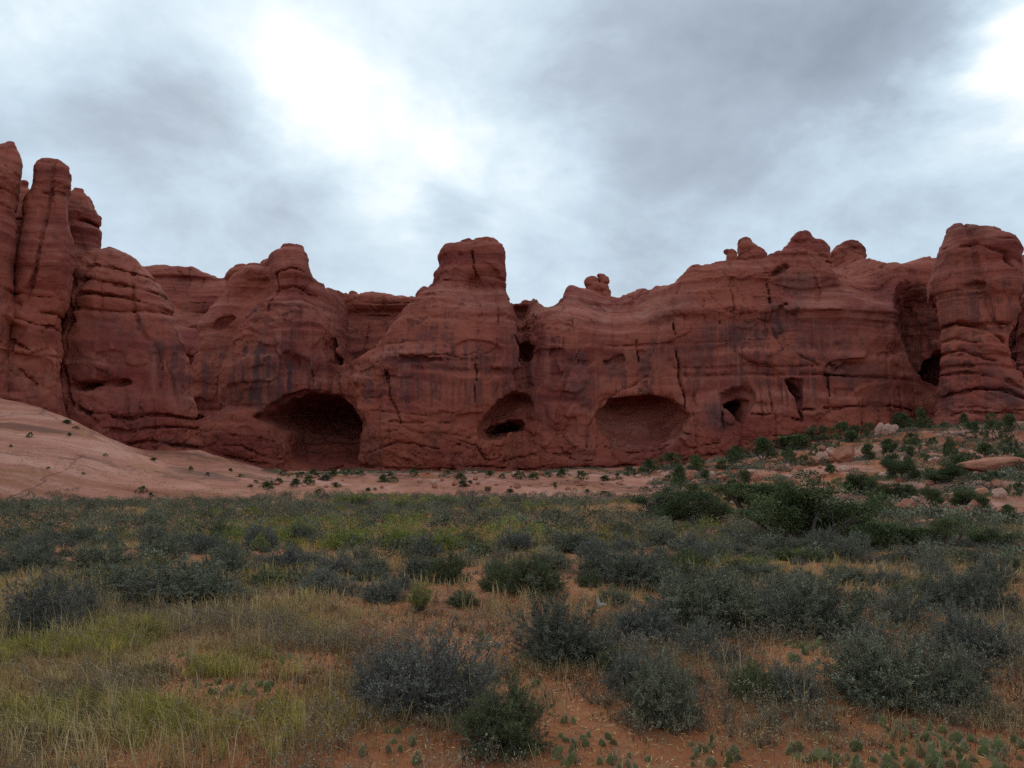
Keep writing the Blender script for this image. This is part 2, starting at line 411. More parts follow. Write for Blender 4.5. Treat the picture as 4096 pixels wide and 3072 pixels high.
M['boulder'] = mat_plain("boulder_rock", (0.27, 0.095, 0.052), (0.43, 0.19, 0.125), 0.9, 0.9, (1, 1, 1.6), 0.3)
M['pale_boulder'] = mat_plain("pale_boulder_rock", (0.36, 0.19, 0.13), (0.54, 0.33, 0.26), 1.2, 0.9, (1, 1, 1.6), 0.2)

# ------------------------------------------------------------------ terrain
def interp(xq, xs, ys): return np.interp(xq, np.asarray(xs, float), np.asarray(ys, float))
U_FOOT = [-900, 0, 1000, 1900, 2400, 2700, 2900, 3300, 3700, 4096, 5000]
Y_FOOT = [66, 66, 68, 76, 76, 70, 58, 43, 34, 31, 26]
K1 = ([-900, 0, 150, 300, 520, 700, 900, 1100, 1400, 1800, 2200, 2600, 2800, 3000, 3300, 3700, 4096, 5000],
      [1500, 1600, 1640, 1690, 1790, 1858, 1898, 1930, 1938, 1935, 1935, 1935, 1905, 1880, 1835, 1800, 1778, 1740])     # at Y = 90
K2 = ([-900, 0, 300, 520, 800, 960, 1100, 1300, 1600, 1900, 2200, 2500, 2700, 2850, 3000, 3300, 3500, 3700, 4096, 5000],
      [1600, 1650, 1740, 1803, 1812, 1866, 1898, 1908, 1903, 1903, 1905, 1893, 1872, 1850, 1825, 1780, 1738, 1708, 1690, 1660])     # at Y = 112
K3 = ([-900, 0, 800, 1100, 1600, 2200, 2500, 2700, 3000, 3300, 3500, 3700, 4096, 5000],
      [1640, 1700, 1810, 1893, 1895, 1893, 1880, 1862, 1808, 1762, 1728, 1702, 1688, 1660])     # at Y = 140
def z_py(py, Y):
    b = (1536 - py) / F
    return EYE + (SP + CP * b) / (CP - SP * b) * Y
def field_z(x, y):
    r = np.sqrt(x * x + y * y)
    z = -0.55 * sstep(5, 34, r) - 0.25 * sstep(30, 70, r)
    z = z + 0.10 * n2(x / 3.1, y / 3.1, 1.5) + 0.045 * n2(x / 0.9, y / 0.9, 4.5) + 0.25 * n2(x / 14, y / 14, 8.5) * sstep(8, 25, r)
    return z
def terrain(x, y, detail=True):
    x = np.asarray(x, float); y = np.asarray(y, float)
    yy = np.maximum(y, 8.0)
    u = np.clip(2048 + F * x / yy, -900, 5000)
    zf = field_z(x, y)
    foot = interp(u, U_FOOT, Y_FOOT) + 3.0 * n2(x / 7, y / 9, 3.5)
    z1 = z_py(interp(u, *K1), 90.0); z2 = z_py(interp(u, *K2), 112.0); z3 = z_py(interp(u, *K3), 140.0)
    t1 = np.clip((y - foot) / (90 - foot), 0, 1)
    left = sstep(2750, 2450, u)
    t1 = left * np.sin(t1 * np.pi / 2) ** (1.0) + (1 - left) * t1
    za = zf + (z1 - zf) * t1
    t2 = sstep(90, 112, y); t3 = sstep(112, 140, y)
    zb = za + (z2 - z1) * t2 + (z3 - z2) * t3
    hm = sstep(0, 6, y - foot) * (y > 8)
    z = np.where(y > 8, zf + (zb - zf) * np.where(y > foot, 1, 0), zf)
    if detail:
        # gentle swells on the pale rock
        lw = hm * left
        sw = 0.60 * n2(x / 10, y / 7, 11.5) + 0.26 * n2(x / 3.6, y / 2.6, 12.5) + .08 * n2(x / 1.2, y / 1.0, 13.5)
        gq = z * 0.95 + y * 0.10 + 0.14 * x + .7 * n2(x / 8, y / 8, 22.5)
        g = 0.22 * np.tanh(2.5 * n2(gq, x / 22, 21.5)) - .30 * np.exp(-(n2(gq * 1.3 + 9, x / 14, 23.5) / .06) ** 2) * sstep(-.1, .3, n2(x / 6, y / 5, 24.5))
        z = z + lw * (sw + g)
        # ledges on the hillside
        rw = hm * (1 - left)
        q = z / 0.62 + 1.5 * n2(x / 13, y / 13, 15.5) + 0.35 * n2(x / 3, y / 3, 16.5)
        fr = q - np.floor(q)
        st = (sstep(0.72, 0.90, fr) - fr) * .85
        z = z + rw * (st * (0.75 + 0.5 * n2(x / 8, y / 8, 17.5)) + 0.28 * n2(x / 2.3, y / 2.3, 18.5) + 0.12 * n2(x / 0.8, y / 0.8, 19.5))
    return z
def region(x, y):
    """0 sand field, 1 slickrock, 2 hillside"""
    u = 2048 + F * x / np.maximum(y, 8.0)
    foot = interp(np.clip(u, -900, 5000), U_FOOT, Y_FOOT) + 3.0 * n2(x / 7, y / 9, 3.5)
    e = y - foot + 2.0 * n2(x / 2.5, y / 2.5, 33.5)
    out = np.zeros(np.shape(x), int)
    rk = (e > -3.2 * (u < 2500)) & (y > 8)
    right = u > 2620 + 160 * n2(x / 6, y / 6, 35.5) - 0.0
    soil_c = (~right) & (u > 1050) & (y > 116 + 4 * n2(x / 5, y / 5, 36.5)) & (u < 2700)
    out[rk & ~right] = 1
    out[rk & right] = 2
    out[rk & soil_c] = 2
    return out
def build_terrain():
    u = np.concatenate([np.arange(-900, -200, 40), np.arange(-200, 4300, 8), np.arange(4300, 5001, 40)]).astype(float)
    ys = 1.2 * np.exp(np.arange(0, math.log(175 / 1.2), 0.0068))
    ys = np.concatenate([ys, [200, 300, 600, 1500, 4000]])
    Ug, Yg = np.meshgrid(u, ys)
    Xg = (Ug - 2048) / F * Yg
    Zg = terrain(Xg, Yg)
    ny, nx = Ug.shape
    V = np.stack([Xg, Yg, Zg], -1).reshape(-1, 3)
    idx = np.arange(ny * nx).reshape(ny, nx)
    Q = np.stack([idx[:-1, :-1], idx[:-1, 1:], idx[1:, 1:], idx[1:, :-1]], -1).reshape(-1, 4)
    cx = V[Q].mean(1)
    rg = region(cx[:, 0], cx[:, 1])
    for k, name, mat in ((0, "ground", M['sand']), (1, "slickrock", M['slick']), (2, "hillside", M['hill'])):
        q = Q[rg == k]
        used, inv = np.unique(q.ravel(), return_inverse=True)
        VV = V[used]; FF = inv.reshape(-1, 4)
        if k == 0:      # the sheet carries on beside and behind the camera, and out to the horizon
            gx = np.concatenate([-np.geomspace(3000, 6, 26), np.linspace(-5, 5, 12), np.geomspace(6, 3000, 26)])
            A, Bq = np.meshgrid(gx, gx)
            Zc = np.where((Bq > 1.0) & (np.abs(A) < Bq * 1.2 + 4), -5.0, field_z(A, Bq) - 0.45)
            n0 = len(VV); m = len(gx)
            VV = np.concatenate([VV, np.stack([A, Bq, Zc], -1).reshape(-1, 3)])
            ii = np.arange(m * m).reshape(m, m) + n0
            FF = np.concatenate([FF, np.stack([ii[:-1, :-1], ii[:-1, 1:], ii[1:, 1:], ii[1:, :-1]], -1).reshape(-1, 4)])
        o = obj(name, mesh_np(name, VV, [FF], [mat]))
        tag(o, kind="structure")
build_terrain()
_ts = np.geomspace(2.0, 170, 1400)
def hit(px, py):
    d = ray(px, py)
    X = d.x / d.y * _ts; Zr = EYE + d.z / d.y * _ts
    Zt = terrain(X, _ts)
    below = np.nonzero(Zr <= Zt)[0]
    i = below[0] if len(below) else len(_ts) - 1
    return Vector((X[i], _ts[i], Zt[i]))
def ground(x, y): return float(terrain(np.array([x]), np.array([y]))[0])

# ------------------------------------------------------------------ rock: signed distance shapes turned into meshes
def polygonize(fn, lo, hi, h, margin=2.6):
    B = 8
    lo = np.array(lo, float); hi = np.array(hi, float)
    nb = np.ceil((hi - lo) / (B * h)).astype(int)
    bx, by, bz = np.meshgrid(*[np.arange(n) for n in nb], indexing='ij')
    bl = np.stack([bx, by, bz], -1).reshape(-1, 3)
    cen = lo + (bl + 0.5) * B * h
    d = fn(cen[:, 0], cen[:, 1], cen[:, 2], coarse=True)
    act = np.abs(d) < 0.5 * B * h * 1.75 * 1.15 + margin
    bl = bl[act]
    off = np.arange(B + 1) * h
    NY, NZ = nb[1] * B + 2, nb[2] * B + 2
    def key(i, j, k): return ((i.astype(np.int64) + 1) * NY + (j + 1)) * NZ + (k + 1)
    VK, VP, FQ = [], [], []
    cs = np.array([(a, b, c) for a in (0, 1) for b in (0, 1) for c in (0, 1)])
    edges = [(a, b) for a in range(8) for b in range(a + 1, 8) if np.abs(cs[a] - cs[b]).sum() == 1]
    for s in range(0, len(bl), 600):
        b = bl[s:s + 600]; n = len(b)
        o = lo + b * B * h
        gx = (o[:, 0][:, None] + off)[:, :, None, None]
        gy = (o[:, 1][:, None] + off)[:, None, :, None]
        gz = (o[:, 2][:, None] + off)[:, None, None, :]
        gx, gy, gz = np.broadcast_arrays(gx, gy, gz)
        v = fn(gx.ravel().astype(np.float32), gy.ravel().astype(np.float32), gz.ravel().astype(np.float32)).reshape(n, B + 1, B + 1, B + 1)
        sg = v < 0
        corners = np.stack([sg[:, a:a + B, c:c + B, e:e + B] for a, c, e in cs], -1)
        cnt = corners.sum(-1)
        m = np.nonzero((cnt > 0) & (cnt < 8))
        if len(m[0]) == 0: continue
        cv = np.stack([v[m[0], m[1] + a, m[2] + c, m[3] + e] for a, c, e in cs], -1)
        acc = np.zeros((len(m[0]), 3)); num = np.zeros(len(m[0]))
        for a, c in edges:
            va, vc = cv[:, a], cv[:, c]
            x = (va < 0) != (vc < 0)
            t = np.where(x, va / np.where(va == vc, 1, va - vc), 0)
            acc += np.where(x[:, None], cs[a] + (cs[c] - cs[a]) * t[:, None], 0); num += x
        pos = acc / num[:, None]
        gi = np.stack(m[1:], -1) + b[m[0]] * B
        VP.append(lo + (gi + pos) * h); VK.append(key(gi[:, 0], gi[:, 1], gi[:, 2]))
        for ax in range(3):
            sl0 = [slice(None), slice(0, B), slice(0, B), slice(0, B)]; sl1 = list(sl0)
            sl1[ax + 1] = slice(1, B + 1)
            A = sg[tuple(sl0)]; Bq = sg[tuple(sl1)]
            mm = np.nonzero(A != Bq)
            g0 = np.stack(mm[1:], -1) + b[mm[0]] * B
            o1, o2 = [(1, 2), (2, 0), (0, 1)][ax]
            q = []
            for da, db in ((0, 0), (-1, 0), (-1, -1), (0, -1)):
                g1 = g0.copy(); g1[:, o1] += da; g1[:, o2] += db
                q.append(key(g1[:, 0], g1[:, 1], g1[:, 2]))
            q = np.stack(q, -1)
            fl = ~A[mm]
            q[fl] = q[fl][:, ::-1]
            FQ.append(q)
    VK = np.concatenate(VK); VP = np.concatenate(VP); FQ = np.concatenate(FQ)
    od = np.argsort(VK); VK = VK[od]; VP = VP[od]
    ii = np.searchsorted(VK, FQ); ii = np.clip(ii, 0, len(VK) - 1)
    ok = (VK[ii] == FQ).all(1)
    return VP, ii[ok]
def vnormals(V, Q):
    n = np.cross(V[Q[:, 2]] - V[Q[:, 0]], V[Q[:, 3]] - V[Q[:, 1]])
    N = np.zeros_like(V)
    for k in range(4): np.add.at(N, Q[:, k], n)
    return N / (np.linalg.norm(N, axis=1, keepdims=True) + 1e-9)

class Loft:
    """solid whose outline is given row by row: (py, px left, px right) seen at distance Y, rounded in plan"""
    def __init__(s, rows, Y, depth, n=2.5, round_top=1.2, front=.6):
        s.d = depth if callable(depth) else (lambda zz: depth + 0 * np.asarray(zz, float))
        z, l, r = [], [], []
        for py, a, b in rows:
            hx = (at(b, py, Y)[0] - at(a, py, Y)[0]) / 2
            zz = at(0, py, Y)[1]; hy = min(float(s.d(zz)), hx * 1.6 + .3)
            z.append(at(0, py, Y - front * hy)[1]); l.append(at(a, py, Y)[0]); r.append(at(b, py, Y)[0])
        od = np.argsort(z)
        z = np.array(z)[od]; l = np.array(l)[od]; r = np.array(r)[od]
        s.zd = np.linspace(z[0], z[-1], 500)
        k = np.exp(-0.5 * (np.arange(-4, 5) / 1.2) ** 2); k /= k.sum()
        sm = lambda a: np.convolve(np.pad(np.interp(s.zd, z, a), 4, mode='edge'), k, 'valid')
        s.l = sm(l); s.r = sm(r); s.Y = Y; s.n = n; s.top = z[-1]; s.k = round_top
        s.x0 = float((l[-1] + r[-1]) / 2); th = math.atan2(s.x0, Y); s.c, s.s = math.cos(th), math.sin(th)
        s.l = (s.l - s.x0) * s.c; s.r = (s.r - s.x0) * s.c
    def __call__(s, x, y, z):
        dx = x - s.x0; dy = y - s.Y
        x = dx * s.c - dy * s.s; y = dx * s.s + dy * s.c + s.Y
        zc = np.clip(z, s.zd[0], s.zd[-1])
        l = np.interp(zc, s.zd, s.l); r = np.interp(zc, s.zd, s.r)
        cx = (l + r) / 2; hx = np.maximum((r - l) / 2, 0.05)
        hy = np.maximum(s.d(zc), 0.2)
        hy = np.minimum(hy, hx * 1.6 + 0.3)
        q = (np.abs((x - cx) / hx) ** s.n + np.abs((y - s.Y) / hy) ** s.n + 1e-9) ** (1 / s.n)
        d = (q - 1) * np.minimum(hx, hy)
        return smax(d, z - s.top, s.k)
class Hollow:
    """arched recess: wide ellipsoid, different height above and below its widest line; may have a floor that climbs inward"""
    def __init__(s, px, py, rx, up, dn, Y, depth, n=2.2, tilt=0.0, droop=0.0, floor=None):
        s.x, s.z = at(px, py, Y); s.Y = Y
        q = Y / F
        s.rx = rx * q; s.up = up * q; s.dn = dn * q; s.dp = depth; s.n = n; s.t = tilt; s.dr = droop
        s.floor = None if floor is None else (at(px, floor[0], Y)[1], floor[1])
    def __call__(s, x, y, z):
        dx = (x - s.x) / s.rx
        zz = z - s.z - s.t * (x - s.x) + s.dr * np.maximum(y - s.Y, 0)
        dz = np.where(zz > 0, zz / s.up, zz / s.dn)
        dy = (y - s.Y) / s.dp
        q = (np.abs(dx) ** s.n + np.abs(dz) ** s.n + np.abs(dy) ** 2 + 1e-9) ** (1 / 2.2)
        d = (q - 1) * min(s.rx, s.up, s.dn, s.dp)
        if s.floor is not None:
            d = smax(d, (s.floor[0] + s.floor[1] * (y - s.Y) - z) * .8, .8)
        return d
class Cave:
    """recess whose mouth is outlined in the cliff's own plane; narrows with depth, floor may climb inward"""
    def __init__(s, pts, depth, Y, rin=None, p=1.7, floor=None, k=.3, rise=0.0):
        s.rise = rise
        P = np.array([at(px, py, Y) for px, py in pts]); s.P = P; s.Y = Y; s.dp = depth; s.p = p; s.k = k
        lo, hi = P.min(0), P.max(0); s.x = (lo[0] + hi[0]) / 2; s.z = (lo[1] + hi[1]) / 2; s.rx = (hi[0] - lo[0]) / 2; s.up = s.dn = (hi[1] - lo[1]) / 2
        s.rin = rin if rin else min(s.rx, s.up)
        s.floor = None if floor is None else (at(pts[0][0], floor[0], Y)[1], floor[1])
    def __call__(s, x, y, z):
        zr = z; z = z - s.rise * np.maximum(y - s.Y, 0)
        best = np.full(np.shape(x), 1e9); ins = np.zeros(np.shape(x), bool); n = len(s.P)
        for i in range(n):
            x0, z0 = s.P[i]; x1, z1 = s.P[(i + 1) % n]; ex, ez = x1 - x0, z1 - z0
            t = np.clip(((x - x0) * ex + (z - z0) * ez) / (ex * ex + ez * ez + 1e-9), 0, 1)
            best = np.minimum(best, (x - x0 - t * ex) ** 2 + (z - z0 - t * ez) ** 2)
            c = (z0 > z) != (z1 > z)
            if abs(ez) > 1e-9: ins ^= c & (x < ex * (z - z0) / ez + x0)
        sd = np.sqrt(best) * np.where(ins, -1, 1)
        t = np.maximum(y - s.Y, 0) / s.dp
        d = sd + t ** s.p * s.rin
        d = np.maximum(d, s.Y - 7 - y)
        if s.floor is not None: d = smax(d, (s.floor[0] + s.floor[1] * (y - s.Y) - zr) * .8, .8)
        return d
class Crack:
    def __init__(s, pts, w=0.22, depth=1.4, Y=148.0):
        P = [at(px, py, Y) for px, py in pts]
        s.P = np.array(P); s.w = w; s.d = depth
        s.lo = s.P.min(0) - 3 * w - 1; s.hi = s.P.max(0) + 3 * w + 1
    def add(s, x, z, d):
        m = np.nonzero((x > s.lo[0]) & (x < s.hi[0]) & (z > s.lo[1]) & (z < s.hi[1]))[0]
        if len(m) == 0: return
        a = x[m] + 0.5 * n2(z[m] / 2.0, x[m] / 9, 41.5) + .12 * n2(z[m] / .6, x[m], 42.5); b = z[m] + 0.45 * n2(x[m] / 2.0, z[m] / 9, 43.5) + .12 * n2(x[m] / .6, z[m], 44.5)
        best = np.full(len(m), 1e9)
        for (x0, z0), (x1, z1) in zip(s.P[:-1], s.P[1:]):
            ex, ez = x1 - x0, z1 - z0; L2 = ex * ex + ez * ez + 1e-9
            t = np.clip(((a - x0) * ex + (b - z0) * ez) / L2, 0, 1)
            best = np.minimum(best, np.hypot(a - x0 - t * ex, b - z0 - t * ez))
        v = n2(a / 2.3 + 5, b / 2.3, 45.5)
        d[m] += s.d * np.exp(-(best / (s.w * (.75 + .5 * v))) ** 2) * sstep(-.65, .1, v + .25 * n2(a / .7, b / .7, 47.5))

def rock_detail(x, y, z, lower=6.0, upper=26.0, ledge=1.0, lump=1.0):
    """amount to add to a distance: bedding ledges, flutes, spalled flakes and weathered lumps shared by all the rock"""
    w = n3(x / 26, y / 26, z / 40)
    w2 = n3(x / 7, y / 7, z / 7)
    low = sstep(lower + 6, lower - 1, z)
    up = sstep(upper - 5, upper + 4, z + 5 * w)
    mid = (1 - low) * (1 - up)
    zz = z + 2.4 * w + (0.4 + 2.6 * low) * w2
    a = np.tanh(2.6 * n2(zz / 2.3, x / 90 + 3.3, 51.5)) * .75 + 0.4 * np.tanh(2 * n2(zz / 0.9, x / 60 + 1.7, 53.5)) * .6
    d = -a * (0.07 + 0.68 * up + 0.26 * low) * ledge
    d -= 0.38 * lump * n3(x / 7.5, y / 7.5, z / 9.0)
    d += lump * (.55 * mid + .25) * (sstep(.02, .09, n3(x / 9.0 + 4, y / 9.0, z / 70)) - .5) + lump * .3 * (sstep(.1, .15, n3(x / 4.2 + 14, y / 4.2, z / 30)) - .4)
    d -= 0.20 * n3(x / 2.1 + 9, y / 2.1, z / 3.0)
    fl = n3(x / 6.3 + 31, y / 6.3, z / 4.6) + .35 * w2
    d += lump * (0.55 * mid + .25 * up) * (sstep(.10, .19, fl) - .4)
    f2 = n3(x / 2.7 + 7, y / 2.7, z / 2.1)
    d += 0.26 * (mid + .8 * low) * (sstep(.16, .26, f2) - .3)
    d -= mid * 0.16 * n3(x / 1.2, y / 1.2 + 5, z / 16.0)
    net = n3(x / 3.4 + 3, y / 3.4, zz / 1.7)
    d += .42 * low * np.exp(-(net / .05) ** 2)
    jn = n3(x / 7.0 + 20, y / 7.0, z / 45)
    d += .60 * np.exp(-(jn / .026) ** 2) * sstep(-.15, .3, n3(x / 15, y / 15 + 3, z / 9))
    j2 = n3(x / 4.2 + 40, y / 4.2, z / 30)
    d += .32 * np.exp(-(j2 / .035) ** 2) * sstep(.0, .4, n3(x / 11 + 9, y / 11 + 3, z / 6))
    zp = z + 2.0 * w + (.3 + 1.6 * low) * w2
    pt = n2(zp / 2.1, x / 200 + 8.8, 57.5)
    d += .42 * np.exp(-(pt / .055) ** 2) * sstep(-.25, .25, n3(x / 12 + 5, y / 12, z / 5))
    return d
def smooth_tab(px, val, Y, sig):
    xs = np.array([X_of(p, Y) for p in px]); g = np.arange(-135, 135, 0.25)
    v = np.interp(g, xs, val)
    k = np.exp(-0.5 * (np.arange(-40, 41) * 0.25 / sig) ** 2); k /= k.sum()
    v = np.convolve(np.pad(v, 40, mode='edge'), k, 'valid')
    return lambda x: np.interp(x, g, v)

SKYLINE = [(300, 1085), (613, 1070), (651, 1068), (787, 1094), (824, 1120), (862, 1143), (895, 1145), (921, 1109), (953, 1077), (978, 1070), (1054, 1071), (1099, 1083),
           (1244, 1166), (1333, 1172), (1491, 1174), (1586, 1183), (1643, 1191), (1750, 1180), (2000, 1200), (2028, 1206), (2076, 1232), (2101, 1216), (2133, 1209), (2171, 1216),
           (2190, 1229), (2253, 1200), (2268, 1168), (2285, 1156), (2335, 1161), (2443, 1184), (2484, 1194), (2515, 1178), (2566, 1159), (2620, 1153), (2692, 1153), (2705, 1140),
           (2718, 1125), (2749, 1096), (2768, 1077), (2806, 1065), (2889, 1049), (3000, 1034), (3123, 1022), (3200, 1017), (3320, 1012), (3440, 1022), (3477, 1044), (3530, 1072), (3610, 1070),
           (3640, 1058), (3696, 1036), (3760, 1026), (3950, 1010), (4096, 1030), (4300, 1090), (4600, 1080)]
YW = [(300, 152), (700, 153), (800, 152), (900, 149), (1000, 146), (1150, 145), (1290, 147), (1345, 153), (1420, 150), (1600, 147), (1750, 145), (1950, 146), (2060, 150), (2090, 152), (2160, 149), (2300, 147),
      (2420, 149), (2500, 150), (2650, 148), (2760, 144), (2900, 142), (3100, 141), (3300, 140), (3450, 140), (3560, 142), (3650, 146), (3750, 148), (3900, 146), (4200, 144), (4600, 140)]
_yw = smooth_tab([p for p, _ in YW], [q for _, q in YW], 150, 1.2)
SH = [(300, 1250, 1.4), (740, 1390, 2.2), (850, 1390, 2.2), (905, 1330, 1.6), (960, 1250, .8), (1150, 1240, .55), (1250, 1280, .7), (1300, 1400, 1.6), (1340, 1515, 2.4), (1400, 1505, 2.4), (1500, 1445, 2.3), (1590, 1385, 2.2), (1650, 1320, 1.6),
      (1760, 1230, .6), (1950, 1240, .55), (2030, 1300, 1.2), (2080, 1420, 2.2), (2125, 1330, 1.8), (2150, 1288, 1.3), (2300, 1290, 1.4), (2450, 1330, 1.5), (2600, 1290, 1.4), (2700, 1190, .9), (2800, 1110, .7),
      (3000, 1075, .8), (3200, 1060, .9), (3270, 1085, 1.2), (3330, 1200, 1.6), (3450, 1250, 1.8), (3540, 1270, 1.6), (3600, 1180, .8), (3660, 1130, .7), (3800, 1110, .6), (4096, 1150, .7), (4600, 1150, .8)]
_zs = smooth_tab([p for p, _, _ in SH], [Z_of(q, 150) for _, q, _ in SH], 150, 0.9)
_sl = smooth_tab([p for p, _, _ in SH], [q for _, _, q in SH], 150, 1.2)
def wall_front(x, z):
    t = z - _zs(x)
    rec = 0.5 * (t + np.sqrt(t * t + 1.6)) * _sl(x)
    yf = _yw(x) + 0.07 * z + rec - 2.6 * sstep(13, -2, z)
    yb = 164.5 + .35 * (z - 24) + 2.5 * n2(x / 11, z / 14, 25.5) + 1.2 * np.tanh(3 * n2(z / 2.6, x / 40, 26.5))
    return smin(yf, yb, 1.0)
def sky_Y(px, py):
    Y = 155.0
    for _ in range(12):
        X, Z = at(px, py, Y); Y = .5 * Y + .5 * min(float(wall_front(np.array(X), np.array(Z))) + 1.2, 177)
    return Y
_sk = [(*at(p, q, sky_Y(p, q)),) for p, q in SKYLINE]
_sk.sort()
_gx = np.arange(-140, 140, 0.2)
_kk = np.exp(-0.5 * (np.arange(-8, 9) * 0.2 / .4) ** 2); _kk /= _kk.sum()
_gz = np.convolve(np.pad(np.interp(_gx, [a for a, _ in _sk], [b for _, b in _sk]), 8, mode='edge'), _kk, 'valid')
def _zt(x): return np.interp(x, _gx, _gz) + .55
def wall(x, y, z):
    d1 = (wall_front(x, z) - y) * 0.72
    d2 = z - _zt(x)
    return smax(d1, d2 * 0.85, .7)
BUTTE = Loft([(975, 1812, 1868), (980, 1794, 1886), (995, 1776, 1896), (1015, 1762, 1896), (1036, 1765, 1905), (1065, 1758, 1910), (1103, 1746, 1915), (1134, 1720, 1905), (1152, 1694, 1910),
              (1170, 1668, 1925), (1200, 1640, 1940), (1260, 1592, 1965), (1330, 1540, 1990), (1400, 1486, 2020), (1450, 1430, 2035), (1520, 1385, 2045), (1700, 1400, 2040), (1950, 1380, 2050)], 155, lambda z: np.interp(z, [0, 18, 25, 33, 40, 47], [12.5, 12.5, 11.5, 9.5, 7, 5.5]), 2.8, 0.4)
BUTTE2 = Loft([(981, 1890, 1975), (987, 1880, 1992), (999, 1872, 2004), (1021, 1870, 2012), (1058, 1865, 2009), (1103, 1865, 2018), (1166, 1865, 2027), (1210, 1860, 2033), (1300, 1860, 2062), (1400, 1840, 2085), (1520, 1800, 2060),
               (1950, 1780, 2060)], 154.5, lambda z: np.interp(z, [0, 25, 40, 47], [10, 9.5, 7.5, 5.5]), 3.4, 0.4)
TOWER = Loft([(1004, 1150, 1192), (1008, 1120, 1200), (1018, 1102, 1208), (1034, 1092, 1215), (1058, 1096, 1223), (1090, 1099, 1234), (1134, 1098, 1243), (1178, 1085, 1244), (1191, 1070, 1246),
              (1254, 1000, 1272), (1311, 960, 1300), (1400, 930, 1318), (1500, 900, 1322), (1900, 880, 1340)], 153, lambda z: np.interp(z, [0, 26, 36, 45], [9.5, 9, 6, 4.5]), 3.0, 0.4)
SHOULDER = Loft([(1071, 985, 1050), (1076, 960, 1085), (1109, 930, 1100), (1140, 905, 1105), (1200, 860, 1110), (1300, 800, 1110), (1400, 790, 1100)], 156, 6.0, 2.3, 1.0)
ALCOVE_MOUND = Hollow(930, 1900, 225, 240, 200, 145, 8.0, 2.4)
def body(x, y, z):
    d = wall(x, y, z)
    d = smin(d, BUTTE(x, y, z), 1.6)
    d = smin(d, BUTTE2(x, y, z), 1.0)
    d = smin(d, TOWER(x, y, z), 1.6)
    d = smin(d, SHOULDER(x, y, z), 1.2)
    return smin(d, ALCOVE_MOUND(x, y, z), 2.0)
_ys = np.arange(132, 182, .25)
def front(px, py):
    r_ = ray(px, py)
    v = body(r_.x / r_.y * _ys, _ys, EYE + r_.z / r_.y * _ys)
    k = np.nonzero(v < 0)[0]
    return float(_ys[k[0]]) if len(k) else 150.0
def HF(px, py, rx, up, dn, depth, n=2.2, tilt=0.0, droop=0.0, dY=0.0, floor=None):
    return Hollow(px, py, rx, up, dn, front(px, py + .0) + dY, depth, n, tilt, droop, floor)
def CV(pts, depth, rin=None, p=1.7, floor=None, k=.25, dY=0.0, rise=0.0):
    m = np.mean(pts, 0); return (Cave(pts, depth, front(m[0], min(q[1] for q in pts) * .5 + m[1] * .5) + dY, rin, p, floor, .3, rise), k)
